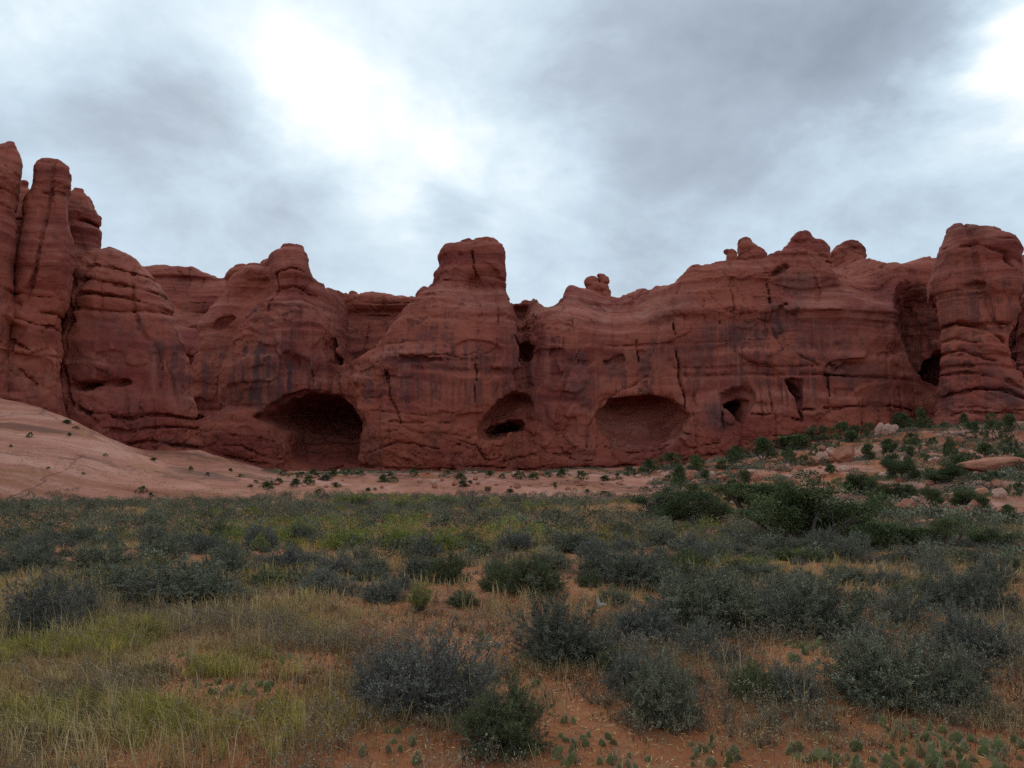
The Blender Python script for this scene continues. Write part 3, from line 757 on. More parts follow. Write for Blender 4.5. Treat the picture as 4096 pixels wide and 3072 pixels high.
HOLLOWS = [CV([(1036, 1674), (1090, 1626), (1150, 1586), (1225, 1556), (1300, 1552), (1372, 1574), (1430, 1618), (1476, 1700), (1452, 1770), (1440, 1870), (1180, 1870), (1150, 1790), (1110, 1715)], 2.2, 1.6, 1.2),
           CV([(1058, 1668), (1105, 1630), (1168, 1594), (1232, 1574), (1289, 1571), (1365, 1590), (1415, 1632), (1453, 1688), (1440, 1716), (1428, 1760), (1440, 1875), (1165, 1882), (1152, 1800), (1140, 1742), (1096, 1704)], 27, 5.5, 3.2, (1880, .46), rise=.10),
           CV([(1906, 1718), (1930, 1676), (1968, 1632), (2019, 1588), (2057, 1572), (2101, 1582), (2135, 1602), (2150, 1640), (2160, 1658), (2150, 1676), (2101, 1712), (2040, 1747), (1960, 1768), (1922, 1752)], 8.5, 3.0, 1.9, (1785, .5), rise=.34),
           CV([(1922, 1720), (1940, 1704), (1981, 1681), (2038, 1666), (2082, 1675), (2104, 1696), (2090, 1714), (2020, 1734), (1950, 1745)], 22, 1.8, 3.0, None, .2),
           CV([(2372, 1661), (2427, 1613), (2490, 1588), (2566, 1579), (2654, 1588), (2708, 1620), (2740, 1658), (2728, 1700), (2690, 1765), (2600, 1800), (2460, 1800), (2405, 1745), (2385, 1700)], 6.5, 2.6, 2.0, (1815, .5), rise=.50),
           CV([(2860, 1571), (2890, 1538), (2933, 1524), (2984, 1531), (3018, 1570), (3012, 1622), (2990, 1655), (2880, 1645)], 2.4, 1.5, 1.2),
           CV([(2908, 1615), (2933, 1592), (2971, 1584), (3007, 1602), (3001, 1622), (2985, 1647), (2974, 1672), (2968, 1702), (2954, 1692), (2940, 1662), (2915, 1635)], 18, 1.4, 2.4, None, .15),
           CV([(3128, 1518), (3160, 1504), (3187, 1517), (3198, 1545), (3202, 1600), (3200, 1672), (3196, 1692), (3184, 1650), (3168, 1600), (3148, 1560)], 2.6, 1.0, 1.2), CV([(3160, 1567), (3180, 1552), (3199, 1558), (3200, 1592), (3186, 1594), (3170, 1581)], 12, .9, 2.2, None, .15),
           CV([(3545, 1250), (3575, 1170), (3625, 1112), (3690, 1088), (3770, 1108), (3810, 1200), (3810, 1400), (3800, 1560), (3755, 1610), (3690, 1590), (3630, 1510), (3585, 1420), (3555, 1330)], 7.5, 5.5, .95, None, 1.0), CV([(3690, 1490), (3704, 1440), (3735, 1412), (3790, 1410), (3790, 1540), (3750, 1556), (3712, 1535)], 24, 2.0, 2.0, None, .3, 3.0),
           CV([(2042, 1402), (2055, 1369), (2085, 1361), (2120, 1374), (2136, 1400), (2130, 1442), (2100, 1459), (2070, 1449), (2050, 1426)], 5.5, 2.0, 1.5), CV([(2062, 1444), (2088, 1450), (2119, 1445), (2112, 1458), (2090, 1464), (2070, 1458)], 6, .5, 2, None, .12),
           CV([(1135, 1416), (1170, 1404), (1208, 1426), (1214, 1462), (1190, 1478), (1150, 1472)], 1.8, 1.4, 1.3), CV([(1318, 1350), (1335, 1345), (1346, 1380), (1338, 1400), (1364, 1420), (1360, 1452), (1335, 1480), (1320, 1486), (1326, 1440), (1316, 1400)], 6, .8, 2, None, .2),
           CV([(766, 1640), (790, 1655), (830, 1670), (884, 1690), (860, 1702), (800, 1702), (773, 1692)], 8, 1.2, 2, None, .2), CV([(850, 1320), (868, 1290), (930, 1261), (942, 1272), (920, 1300), (880, 1324)], 1.2, .8, 1.6, None, .3), (HF(790, 1310, 30, 15, 15, 2.0, 2.0), .25),
           (HF(2480, 1445, 130, 20, 12, .7, 2.0, .08), .3), CV([(3070, 1106), (3100, 1075), (3150, 1053), (3162, 1062), (3130, 1087), (3085, 1114)], 2.4, .6, 1.6, None, .2), CV([(2394, 1690), (2430, 1683), (2452, 1692), (2420, 1702)], 4, .5, 2, None, .15), CV([(2520, 1700), (2545, 1692), (2572, 1712), (2560, 1730), (2535, 1722)], 4, .7, 2, None, .2),
           (HF(3000, 1290, 90, 22, 14, .9, 2.0, -.1), .2), (HF(3130, 1260, 40, 50, 30, .9, 2.0), .25), (HF(3400, 1470, 40, 26, 20, 1.0), .3), (HF(1720, 1440, 200, 14, 12, .8), .3)]
def CF(p, w, d):
    m = p[len(p) // 2]; return Crack(p, max(w * .8, .14), d * .8, front(*m))
CRACKS = [CF(p, w, d) for p, w, d in (
    ([(1921, 1216), (1924, 1254), (1914, 1311), (1908, 1343), (1910, 1420), (1905, 1510), (1903, 1720)], .16, 1.0),
    ([(1890, 1000), (1888, 1030), (1889, 1062), (1908, 1094), (1908, 1140)], .18, .9),
    ([(1540, 1470), (1563, 1577), (1582, 1640), (1598, 1691)], .18, 1.3),
    ([(2702, 1286), (2705, 1406), (2715, 1501), (2737, 1596), (2740, 1659)], .2, 1.8),
    ([(2547, 1368), (2549, 1457)], .18, 1.0), ([(2460, 1425), (2455, 1480)], .18, 1.0),
    ([(3075, 1128), (3082, 1185), (3091, 1280), (3101, 1343), (3120, 1400)], .18, 1.2),
    ([(2591, 1508), (2509, 1552), (2408, 1609), (2382, 1659), (2347, 1716), (2345, 1790)], .22, 1.3),
    ([(3597, 1526), (3603, 1613), (3606, 1680)], .18, 1.0), ([(3310, 1500), (3312, 1650)], .14, .9),
    ([(1352, 1500), (1355, 1540), (1365, 1584)], .2, 1.3), ([(2990, 1285), (3050, 1290), (3095, 1280)], .18, .8), ([(2870, 1130), (2875, 1240), (2885, 1300)], .13, .7), ([(2932, 1110), (2938, 1260)], .13, .7),
    ([(1100, 1080), (1110, 1140), (1080, 1190), (1085, 1250)], .16, .9), ([(1100, 1160), (1170, 1150), (1240, 1158)], .2, .9), ([(1105, 1095), (1170, 1080), (1225, 1085)], .2, .8),
    ([(1500, 1678), (1595, 1691), (1722, 1685), (1850, 1700), (1905, 1723)], .2, 1.0),
    ([(1538, 1792), (1595, 1773), (1671, 1770), (1734, 1792), (1797, 1799), (1854, 1767), (1905, 1786), (1937, 1843), (2006, 1849), (2070, 1824), (2150, 1812), (2290, 1815)], .22, 1.2),
    ([(1480, 1640), (1560, 1650), (1700, 1658), (1800, 1650), (1900, 1690)], .16, .7),
    ([(1500, 1730), (1640, 1720), (1760, 1735), (1880, 1745)], .15, .7),
    ([(1450, 1872), (1700, 1878), (1900, 1872), (2260, 1874), (2450, 1872), (2700, 1840), (2900, 1815)], .26, 1.2),
    ([(950, 1750), (1040, 1745), (1110, 1770), (1150, 1800)], .2, 1.0), ([(900, 1830), (1010, 1850), (1120, 1865)], .22, 1.1), ([(880, 1790), (960, 1785), (1060, 1830)], .18, .9),
    ([(3000, 1650), (3100, 1660), (3200, 1690)], .18, .9), ([(3100, 1740), (3200, 1765)], .18, .9), ([(3190, 1640), (3280, 1640), (3380, 1625), (3560, 1628), (3680, 1640)], .22, 1.1), ([(3180, 1420), (3260, 1470)], .16, .7),
    ([(2760, 1790), (2860, 1775), (2960, 1785), (3060, 1760)], .18, .9), ([(2420, 1790), (2520, 1810), (2640, 1800), (2700, 1760)], .18, .8), ([(2600, 1700), (2660, 1760), (2760, 1730)], .16, .7),
    ([(2000, 1400), (1980, 1390), (1930, 1420)], .18, .7), ([(1500, 1440), (1640, 1420), (1800, 1425), (1900, 1410)], .2, .7), ([(1980, 1510), (2080, 1520), (2180, 1508)], .14, .5))]
VARNISH = [(1060, 1490, 130, 150, 1.2, 1), (1150, 1370, 100, 60, .5, .4), (1190, 1450, 60, 60, .7, .6), (930, 1560, 70, 120, .5, 1), (2330, 1510, 70, 110, .75, .3), (2480, 1470, 100, 60, .6, .8), (2620, 1430, 60, 90, .5, .7), (2770, 1410, 80, 70, .95, .4), (2960, 1340, 100, 60, .8, .4),
           (2830, 1340, 60, 60, .5, .5), (3125, 1270, 55, 90, 1.0, .6), (3180, 1130, 70, 90, .6, .3), (3240, 1390, 60, 100, .6, .8), (3420, 1500, 130, 60, .6, .3), (1720, 1450, 210, 34, .5, .4), (1640, 1540, 160, 60, .3, .7), (2170, 1500, 90, 60, .5, .5), (2860, 1660, 60, 60, .8, .3), (3340, 1350, 90, 90, .45, .7),
           (1060, 1330, 60, 30, .5, .3), (3600, 1250, 50, 160, .5, .5), (1900, 1440, 70, 30, .5, .3), (2050, 1350, 60, 60, .3, .4), (2650, 1240, 80, 60, .4, .5), (3500, 1580, 60, 60, .4, .4), (2330, 1790, 50, 90, .5, .4), (860, 1430, 60, 120, .4, .8), (2960, 1520, 70, 60, .4, .9)]
def varnish_or_pale_mask(V, areas, Yf, reach=9):  # mask for varnish stains and for the pale areas of painted-in light
    x, y, z = V.T
    out = np.zeros(len(V))
    streak = n3(x / .55, y / .55, z / 14) + .6 * n3(x / 1.7 + 9, y / 1.7, z / 22)
    blotch = n3(x / 3.0, y / 3.0, z / 2.6) + .5 * n3(x / 1.1, y / 1.1, z / 1.1)
    edge = n3(x / 2.4 + 4, y / 2.4, z / 3.2) + .5 * n3(x / .9, y / .9, z / 1.6)
    for px, py, rx, ry, st, k in areas:
        Y = Yf(px, py); cx, cz = at(px, py, Y); q = Y / F
        r2 = ((x - cx) / (rx * q)) ** 2 + ((z - cz) / (ry * q)) ** 2
        m = sstep(1.35, .45, np.sqrt(r2) + .45 * edge)
        t = k * sstep(.0, .30, streak) + (1 - k) * sstep(-.30, .10, blotch)
        out = np.maximum(out, np.clip(st * m * (.25 + .75 * t), 0, 1) * (np.abs(y - Y) < reach))
    return out
def cliff_sdf(x, y, z, coarse=False):
    d = body(x, y, z)
    if coarse:
        for hfn, k in HOLLOWS: d = np.maximum(d, -hfn(x, y, z) - 1)
        return d
    d = d + rock_detail(x, y, z)
    for c in CRACKS: c.add(x, z, d)
    for hfn, k in HOLLOWS:
        m = np.nonzero((np.abs(x - hfn.x) < hfn.rx * 1.3 + 2) & (np.abs(z - hfn.z) < max(hfn.up, hfn.dn) * 1.4 + 3))[0]
        if len(m) == 0: continue
        a, b, c = x[m], y[m], z[m]
        d[m] = smax(d[m], -(hfn(a, b, c) + 0.35 * n3(a / 2.2, b / 2.2, c / 1.4) + .2 * n3(a / .9, b / .9, c / .7)), k)
    return d
def blocks(x, y, z, sx, sz, seed):
    w = n3(x / 7, y / 7, z / 7)
    a = x / sx + .5 * n3(x / 5 + seed, y / 5, z / 5); b = y / sx + .5 * n3(x / 5, y / 5 + seed, z / 5); c = (z + 1.6 * w + 2.4 * n3(x / 26, y / 26, z / 40)) / sz
    ia, ib, ic = np.floor(a).astype(int), np.floor(b).astype(int), np.floor(c).astype(int)
    f1 = np.full(len(x), 9.0); f2 = np.full(len(x), 9.0); val = np.zeros(len(x))
    for i in (-1, 0, 1):
        for j in (-1, 0, 1):
            for k in (-1, 0, 1):
                u, v, t = (ia + i) & 63, (ib + j) & 63, (ic + k) & 63
                d = (ia + i + .5 + .42 * _T[u, v, t] - a) ** 2 + (ib + j + .5 + .42 * _T[v, t, u] - b) ** 2 + (ic + k + .5 + .42 * _T[t, u, v] - c) ** 2
                n = d < f1
                f2 = np.where(n, f1, np.minimum(f2, d)); val = np.where(n, _T[(u + 17) & 63, v, t], val); f1 = np.where(n, d, f1)
    return val, np.sqrt(f2) - np.sqrt(f1)
def rock_object(name, fn, lo, hi, h, fine=0.10, margin=2.6, areas=(), Yf=None, pale=()):
    V, Q = polygonize(fn, lo, hi, h, margin)
    Nn = vnormals(V, Q)
    x, y, z = V.T
    fd = fine * (n3(x / 0.85, y / 0.85, z / 0.5) + 0.6 * n3(x / 0.45, y / 0.45, z / 0.3))
    bv, be = blocks(x, y, z, 3.6, 2.2, 11.0); cv, ce = blocks(x, y, z, 1.5, .9, 23.0)
    m1 = sstep(-.15, .3, n3(x / 9 + 2, y / 9, z / 8)); m2 = sstep(-.05, .3, n3(x / 6 + 22, y / 6, z / 5))
    fd = .6 * fd + m1 * (.34 * bv - .16 * sstep(.06, .0, be)) + m2 * (.13 * cv - .08 * sstep(.10, .0, ce))
    V = V + Nn * fd[:, None]
    me = mesh_np(name, V, [Q], [M['cliff']])
    a = me.attributes.new("varnish", 'FLOAT', 'POINT')
    a.data.foreach_set("value", np.asarray(varnish_or_pale_mask(V, areas, Yf), np.float32))
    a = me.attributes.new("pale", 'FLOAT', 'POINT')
    a.data.foreach_set("value", np.asarray(varnish_or_pale_mask(V, pale, Yf, 40), np.float32))
    print(name, len(V))
    return obj(name, me)
o = rock_object("cliff", cliff_sdf, (-105, 128, -4), (122, 196, 62), 0.25, margin=5.0, areas=VARNISH, Yf=front, pale=[(2400, 1250, 330, 90, 1, 0), (2250, 1220, 160, 50, 1, 0), (830, 1320, 110, 90, 1, 0), (760, 1260, 90, 60, .6, 0), (3330, 1190, 200, 90, .9, 0), (3400, 1080, 120, 60, .7, 0), (1880, 1200, 260, 60, .7, 0), (1600, 1250, 140, 60, .7, 0), (1180, 1250, 160, 80, .7, 0), (1420, 1490, 160, 30, .7, 0), (1560, 1420, 120, 30, .8, 0), (1750, 1405, 180, 26, .7, 0), (2090, 1480, 90, 30, .7, 0), (3000, 1040, 250, 40, .6, 0), (2850, 1560, 60, 130, .5, 1), (2950, 1430, 90, 90, .5, 1), (2760, 1560, 60, 90, .5, 1), (2590, 1720, 150, 80, 1.0, 0), (2450, 1690, 90, 40, .9, 0)])  # pale areas paint skylight onto sky-facing slopes, ledge lips and the cave back wall
tag(o, kind="structure")

def tower_fn(lofts, hollows=(), cracks=(), k=1.0, **kw):
    def fn(x, y, z, coarse=False):
        d = lofts[0](x, y, z)
        for l in lofts[1:]: d = smin(d, l(x, y, z), k)
        if coarse: return d
        d = d + rock_detail(x, y, z, **kw)
        for c in cracks: c.add(x, z, d)
        for hf in hollows: d = smax(d, -(hf(x, y, z) + 0.35 * n3(x / 2.2, y / 2.2, z / 1.4)), 0.4)
        return d
    return fn
def tall(name, label, cat, fn, px0, px1, pytop, Y, dep, h=0.22, zb=-3, areas=()):
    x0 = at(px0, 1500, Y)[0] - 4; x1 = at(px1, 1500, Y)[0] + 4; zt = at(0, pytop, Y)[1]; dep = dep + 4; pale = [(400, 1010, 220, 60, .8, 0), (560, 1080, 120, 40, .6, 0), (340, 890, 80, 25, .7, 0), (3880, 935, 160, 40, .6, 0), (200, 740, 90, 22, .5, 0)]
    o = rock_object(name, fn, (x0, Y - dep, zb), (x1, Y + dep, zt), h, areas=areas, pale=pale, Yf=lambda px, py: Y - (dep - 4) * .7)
    return tag(o, label, cat)
A_ = Loft([(580, 34, 58), (600, -10, 70), (640, -60, 92), (687, -160, 86), (717, -200, 82), (825, -260, 72), (961, -300, 62), (1113, -340, 50), (1200, -350, 50), (1400, -360, 40), (1700, -380, 50), (1900, -380, 60)], 103, 6.0, 3.2, 0.4)
tall("rock_tower", "red sandstone tower with a blunt tip, cut off by the picture's side edge", "rock tower", tower_fn([A_], ledge=.35, lump=.6), -420, 130, 560, 103, 8.5)
B_ = Loft([(641, 195, 220), (645, 165, 240), (653, 148, 255), (675, 131, 276), (722, 126, 286), (738, 126, 286), (752, 122, 268), (772, 112, 266), (790, 98, 270), (825, 90, 276), (934, 80, 294), (1042, 70, 294), (1124, 62, 280), (1232, 60, 250),
           (1352, 30, 240), (1500, 10, 241), (1607, -10, 246), (1750, -30, 290), (1900, -50, 330)], 107, 6.0, 4.0, 0.35)
tall("rock_tower", "tall square sandstone pillar with a flat cap block, dark cleft beside it", "rock tower",
     tower_fn([B_, Loft([(722, 84, 118), (745, 70, 130), (800, 40, 160), (1200, 0, 200), (1900, -20, 220)], 115, 3.5, 3.0, .4)], [Hollow(55, 1215, 14, 14, 16, 101, 2.0)], [Crack(p, .16, .7, 101) for p in (
         [(40, 1270), (120, 1290), (240, 1300)], [(30, 1370), (130, 1410), (230, 1430)], [(130, 1235), (250, 1240)], [(60, 1480), (130, 1540)], [(130, 742), (270, 738)])], ledge=.3, lump=.55), -120, 380, 625, 107, 9)
C_ = Loft([(768, 305, 325), (774, 285, 338), (783, 272, 352), (831, 262, 380), (874, 260, 402), (923, 258, 411), (975, 255, 410), (1100, 230, 412), (1300, 200, 420), (1600, 180, 430)], 118, 5.0, 3.4, 0.35)
tall("rock_tower", "short rounded sandstone tower with a pale band, behind the square capped pillar", "rock tower",
     tower_fn([C_], [], [Crack([(285, 855), (330, 868), (390, 880)], .3, 1.2, 113)], ledge=.7, lump=.5), 160, 460, 755, 118, 7, zb=5)
D_ = Loft([(978, 425, 455), (986, 405, 478), (1000, 370, 512), (1014, 320, 545), (1026, 280, 562), (1048, 255, 583), (1070, 245, 611), (1113, 235, 656), (1145, 225, 690), (1189, 220, 706), (1221, 215, 718), (1314, 205, 738),
           (1368, 200, 750), (1417, 200, 760), (1525, 190, 772), (1601, 185, 788), (1650, 180, 804), (1715, 170, 816), (1786, 160, 828), (1950, 150, 840)], 119, lambda z: np.interp(z, [0, 8, 18, 26, 34], [12.5, 11.5, 11, 9.5, 5]), 2.6, 1.0)
tall("rock_dome", "broad layered sandstone dome beside the tall pillars, above the pale slickrock", "rock formation",
     tower_fn([D_], [Hollow(430, 1525, 170, 95, 50, 107.5, 2.2, 2.2, .05), Hollow(390, 1535, 100, 22, 14, 108.5, 3.5, 2.2, .1), Hollow(480, 1580, 90, 40, 30, 108.5, 2.0), Hollow(470, 1330, 130, 30, 14, 108.5, .8)],
              [Crack(p, w * .8, d * .8, 109) for p, w, d in (([(300, 1175), (336, 1172), (434, 1172), (542, 1194), (678, 1216)], .28, 1.6), ([(293, 1045), (440, 1055), (560, 1080)], .3, 1.3),
               ([(300, 1110), (450, 1120), (600, 1150)], .35, 1.0), ([(325, 1634), (407, 1661), (488, 1666), (651, 1661), (776, 1656)], .28, 1.5), ([(400, 1715), (490, 1722), (600, 1715), (700, 1690)], .26, 1.3),
               ([(480, 1775), (597, 1775), (705, 1791), (810, 1791)], .28, 1.5), ([(655, 1280), (690, 1380)], .2, .8), ([(590, 1440), (592, 1560)], .16, .8), ([(262, 1180), (270, 1300), (250, 1480), (290, 1620)], .25, 1.2))],
              upper=22, ledge=1.0, lump=.8), 90, 900, 940, 119, 14, areas=[(690, 1450, 50, 130, .6, .9), (400, 1300, 120, 60, .4, .5), (600, 1380, 80, 60, .4, .8), (330, 1480, 60, 90, .4, .6), (650, 1770, 60, 20, .5, .2)])
O_ = Loft([(903, 3800, 3870), (908, 3785, 3930), (923, 3768, 3995), (940, 3758, 4030), (956, 3750, 4061), (976, 3746, 4084), (996, 3741, 4090), (1022, 3738, 4080), (1060, 3718, 4082), (1115, 3706, 4085), (1180, 3720, 4090),
           (1250, 3743, 4090), (1300, 3757, 4064), (1340, 3764, 4035), (1420, 3768, 4026), (1480, 3757, 4052), (1560, 3745, 4115), (1650, 3735, 4190), (1720, 3700, 4230), (1850, 3680, 4260)],
          131, lambda z: np.interp(z, [5, 15, 20, 36], [8.5, 7, 6.5, 6.5]), 3.4, 0.5)
tall("rock_buttress", "massive round topped sandstone pillar standing forward of the cliff over the bushy hillside", "rock formation",
     tower_fn([O_], [Hollow(3880, 1140, 60, 12, 16, 124.4, .9)], [Crack(p, w, d, 125) for p, w, d in (
         ([(3760, 1300), (3850, 1290), (3920, 1310), (4000, 1370)], .3, 1.4), ([(3757, 1420), (3850, 1400), (3960, 1450)], .22, .8), ([(3750, 1640), (3820, 1580), (3900, 1555), (4000, 1575), (4096, 1625)], .3, 1.5),
         ([(3745, 1500), (3860, 1490), (3980, 1530), (4060, 1560)], .2, .8), ([(3760, 1690), (3860, 1655), (3960, 1655), (4090, 1680)], .26, 1.2), ([(3815, 935), (3815, 990)], .22, 1.0), ([(3770, 990), (3900, 985), (3990, 1020), (4010, 1080)], .22, .9),
         ([(3755, 1360), (3840, 1350), (3930, 1380)], .18, .6))], upper=28, lower=9, ledge=.9, lump=.7), 3600, 4330, 870, 131, 10.5, areas=[(3990, 1590, 70, 40, .9, .2), (3950, 1490, 40, 30, .8, .2), (3860, 1200, 110, 80, .4, .5), (4040, 1280, 60, 70, .5, .6), (3860, 1610, 60, 40, .5, .3), (3820, 1050, 50, 60, .3, .5)])
W_ = Loft([(1035, 4110, 4300), (1060, 4085, 4400), (1300, 4080, 4500), (1500, 4050, 4550), (1900, 4000, 4600)], 140, 7.0, 2.6, 1.0)
tall("rock_buttress", "sandstone wall just visible behind the massive round topped pillar at the picture's edge", "rock formation", tower_fn([W_]), 3950, 4700, 1000, 140, 9)

# --- rocks balanced on the skyline
def knob(name, label, rows, Y, dep, parts=None, k=.5, h=0.2):
    def build(nm, rws, parent, dp):
        L = Loft(rws, Y, dp, 2.3, 0.35)
        z0 = L.zd[0]; z1 = L.zd[-1]; x0 = L.x0 + L.l.min() * 1.15 - 2; x1 = L.x0 + L.r.max() * 1.15 + 2
        def fn(x, y, z, coarse=False):
            d = np.maximum(L(x, y, z), z0 - z)
            if coarse: return d
            return d - min(.22, .05 * dp) * np.tanh(2.5 * n2((z + 0.5 * n3(x / 4, y / 4, z / 4)) / .9, x / 30, 61.5)) - min(.26, .07 * dp) * n3(x / 1.8, y / 1.8, z / 1.8)
        V, Q = polygonize(fn, (x0, Y - dp - 1.5, z0 - 1), (x1, Y + dp + 1.5, z1 + 1), h, 1.5)
        xx, yy, zz_ = V.T; bv, be = blocks(xx, yy, zz_, 1.5, .8, 31.0)
        kk = min(1.0, np.ptp(V[:, 0]) / 6.0)
        V = V + vnormals(V, Q) * (.17 * kk * bv - .12 * kk * sstep(.12, 0, be) + .06 + .08 * n3(xx / .7, yy / .7, zz_ / .4))[:, None]
        return mesh_np(nm, V, [Q], [M['cliff']])
    if parts is None:
        o = obj(name, build(name, rows, None, dep))
        return tag(o, label, "rock", "rocks standing on the cliff rim")
    cx, cz = at(sum(r[1] + r[2] for r in rows) / 2 / len(rows), rows[-1][0], Y)
    e = empty(name, (cx, Y, cz)); tag(e, label, "rock", "rocks standing on the cliff rim")
    for nm, rws, dp in [("pedestal", rows, dep)] + parts:
        me = build(nm, rws, e, dp)
        co = np.empty(len(me.vertices) * 3, np.float32); me.vertices.foreach_get("co", co)
        co = co.reshape(-1, 3) - np.array([cx, Y, cz], np.float32); me.vertices.foreach_set("co", co.ravel())
        obj(nm, me, e)
    return e
knob("balanced_rock", "small hoodoo with two cap blocks side by side on the saddle of the rim",
     [(1131, 2345, 2432), (1140, 2344, 2433), (1160, 2341, 2438), (1185, 2335, 2446), (1215, 2325, 2455)], sky_Y(2390, 1180) + 2, 2.2,
     [("cap_rock", [(1106, 2350, 2386), (1110, 2343, 2394), (1122, 2336, 2398), (1131, 2335, 2398), (1138, 2341, 2390), (1143, 2348, 2380)], 2.0),
      ("cap_rock", [(1093, 2388, 2412), (1099, 2387, 2424), (1110, 2390, 2436), (1122, 2394, 2439), (1130, 2399, 2436), (1137, 2404, 2425)], 1.8)], h=.15)
knob("rim_rock", "small beaked rock at the foot of the pointed knob on the rim",
     [(997, 2893, 2925), (1001, 2890, 2945), (1009, 2900, 2950), (1020, 2906, 2950), (1035, 2905, 2950), (1060, 2900, 2955)], sky_Y(2930, 1045) + 2, 1.8)
knob("rim_rock", "lopsided rock knob with a small cap, beside the little beaked rock on the rim",
     [(953, 2965, 3000), (958, 2955, 3004), (970, 2950, 3012), (985, 2950, 3035), (1000, 2952, 3055), (1015, 2952, 3066), (1030, 2950, 3073), (1060, 2945, 3080)], sky_Y(3010, 1032) + 3, 2.6)
knob("rim_rock", "biggest cone shaped rock on the rim, with a flat crown",
     [(926, 3190, 3235), (930, 3178, 3243), (945, 3168, 3250), (957, 3160, 3262), (982, 3134, 3290), (1000, 3126, 3302), (1012, 3122, 3312), (1045, 3115, 3320)], sky_Y(3200, 1015) + 4, 3.6)
knob("rim_rock", "rounded rock leaning against the biggest cone shaped rock on the rim",
     [(952, 3258, 3272), (960, 3250, 3288), (973, 3245, 3306), (995, 3245, 3323), (1008, 3245, 3321), (1040, 3240, 3325)], sky_Y(3280, 1015) + 5, 2.4)
knob("rim_rock", "flat oval boulder resting on the rim apart from the biggest cone shaped rock",
     [(960, 3385, 3412), (966, 3362, 3434), (977, 3344, 3448), (990, 3329, 3459), (1006, 3324, 3462), (1018, 3326, 3460), (1030, 3326, 3460), (1060, 3326, 3460)], sky_Y(3400, 1018) + 3.5, 3.0)
knob("rim_rock", "small dark boulder on the plateau skyline between the two main towers",
     [(1164, 1402, 1420), (1169, 1397, 1429), (1177, 1396, 1431), (1186, 1394, 1433), (1205, 1390, 1436), (1225, 1390, 1436)], sky_Y(1412, 1174) + .5, .7, h=.12)
knob("rim_rock", "little round knob at the flank of the central butte",
     [(1143, 1690, 1708), (1150, 1680, 1715), (1165, 1668, 1720), (1180, 1663, 1725), (1210, 1660, 1730)], 153, 1.4)
print("rocks done")

# ------------------------------------------------------------------ plants
def unit(v): return v / (np.linalg.norm(v, axis=-1, keepdims=True) + 1e-9)
def perp(d, r):
    a = r.normal(size=d.shape); a = a - (a * d).sum(-1, keepdims=True) * d
    return unit(a)
def sticks(P, rad, r):
    """P (n,m,3) polylines, rad (n,m): three-sided twigs"""
    n, m, _ = P.shape
    d = unit(P[:, -1] - P[:, 0]); a = perp(d, r); b = np.cross(d, a)
    V = []
    for k in range(3):
        c, s = math.cos(k * 2.0944), math.sin(k * 2.0944)
        V.append(P + (a * c + b * s)[:, None, :] * rad[:, :, None])
    V = np.stack(V, 2)                                    # n,m,3,3
    idx = np.arange(n * m * 3).reshape(n, m, 3)
    Q = []
    for k in range(3):
        Q.append(np.stack([idx[:, :-1, k], idx[:, :-1, (k + 1) % 3], idx[:, 1:, (k + 1) % 3], idx[:, 1:, k]], -1).reshape(-1, 4))
    return V.reshape(-1, 3), np.concatenate(Q)
def leaves(P, D, ln, wd, r):
    """a pointed leaf quad at each point P along direction D"""
    s = perp(D, r) * (wd / 2)[:, None]
    tip = P + D * ln[:, None]; mid = P + D * (ln * 0.45)[:, None]
    V = np.stack([P, mid + s, tip, mid - s], 1).reshape(-1, 3)
    return V, np.arange(len(V)).reshape(-1, 4)
def tint_attr(me, vals):
    a = me.attributes.new("tint", 'FLOAT', 'FACE')
    a.data.foreach_set("value", np.asarray(vals, np.float32))
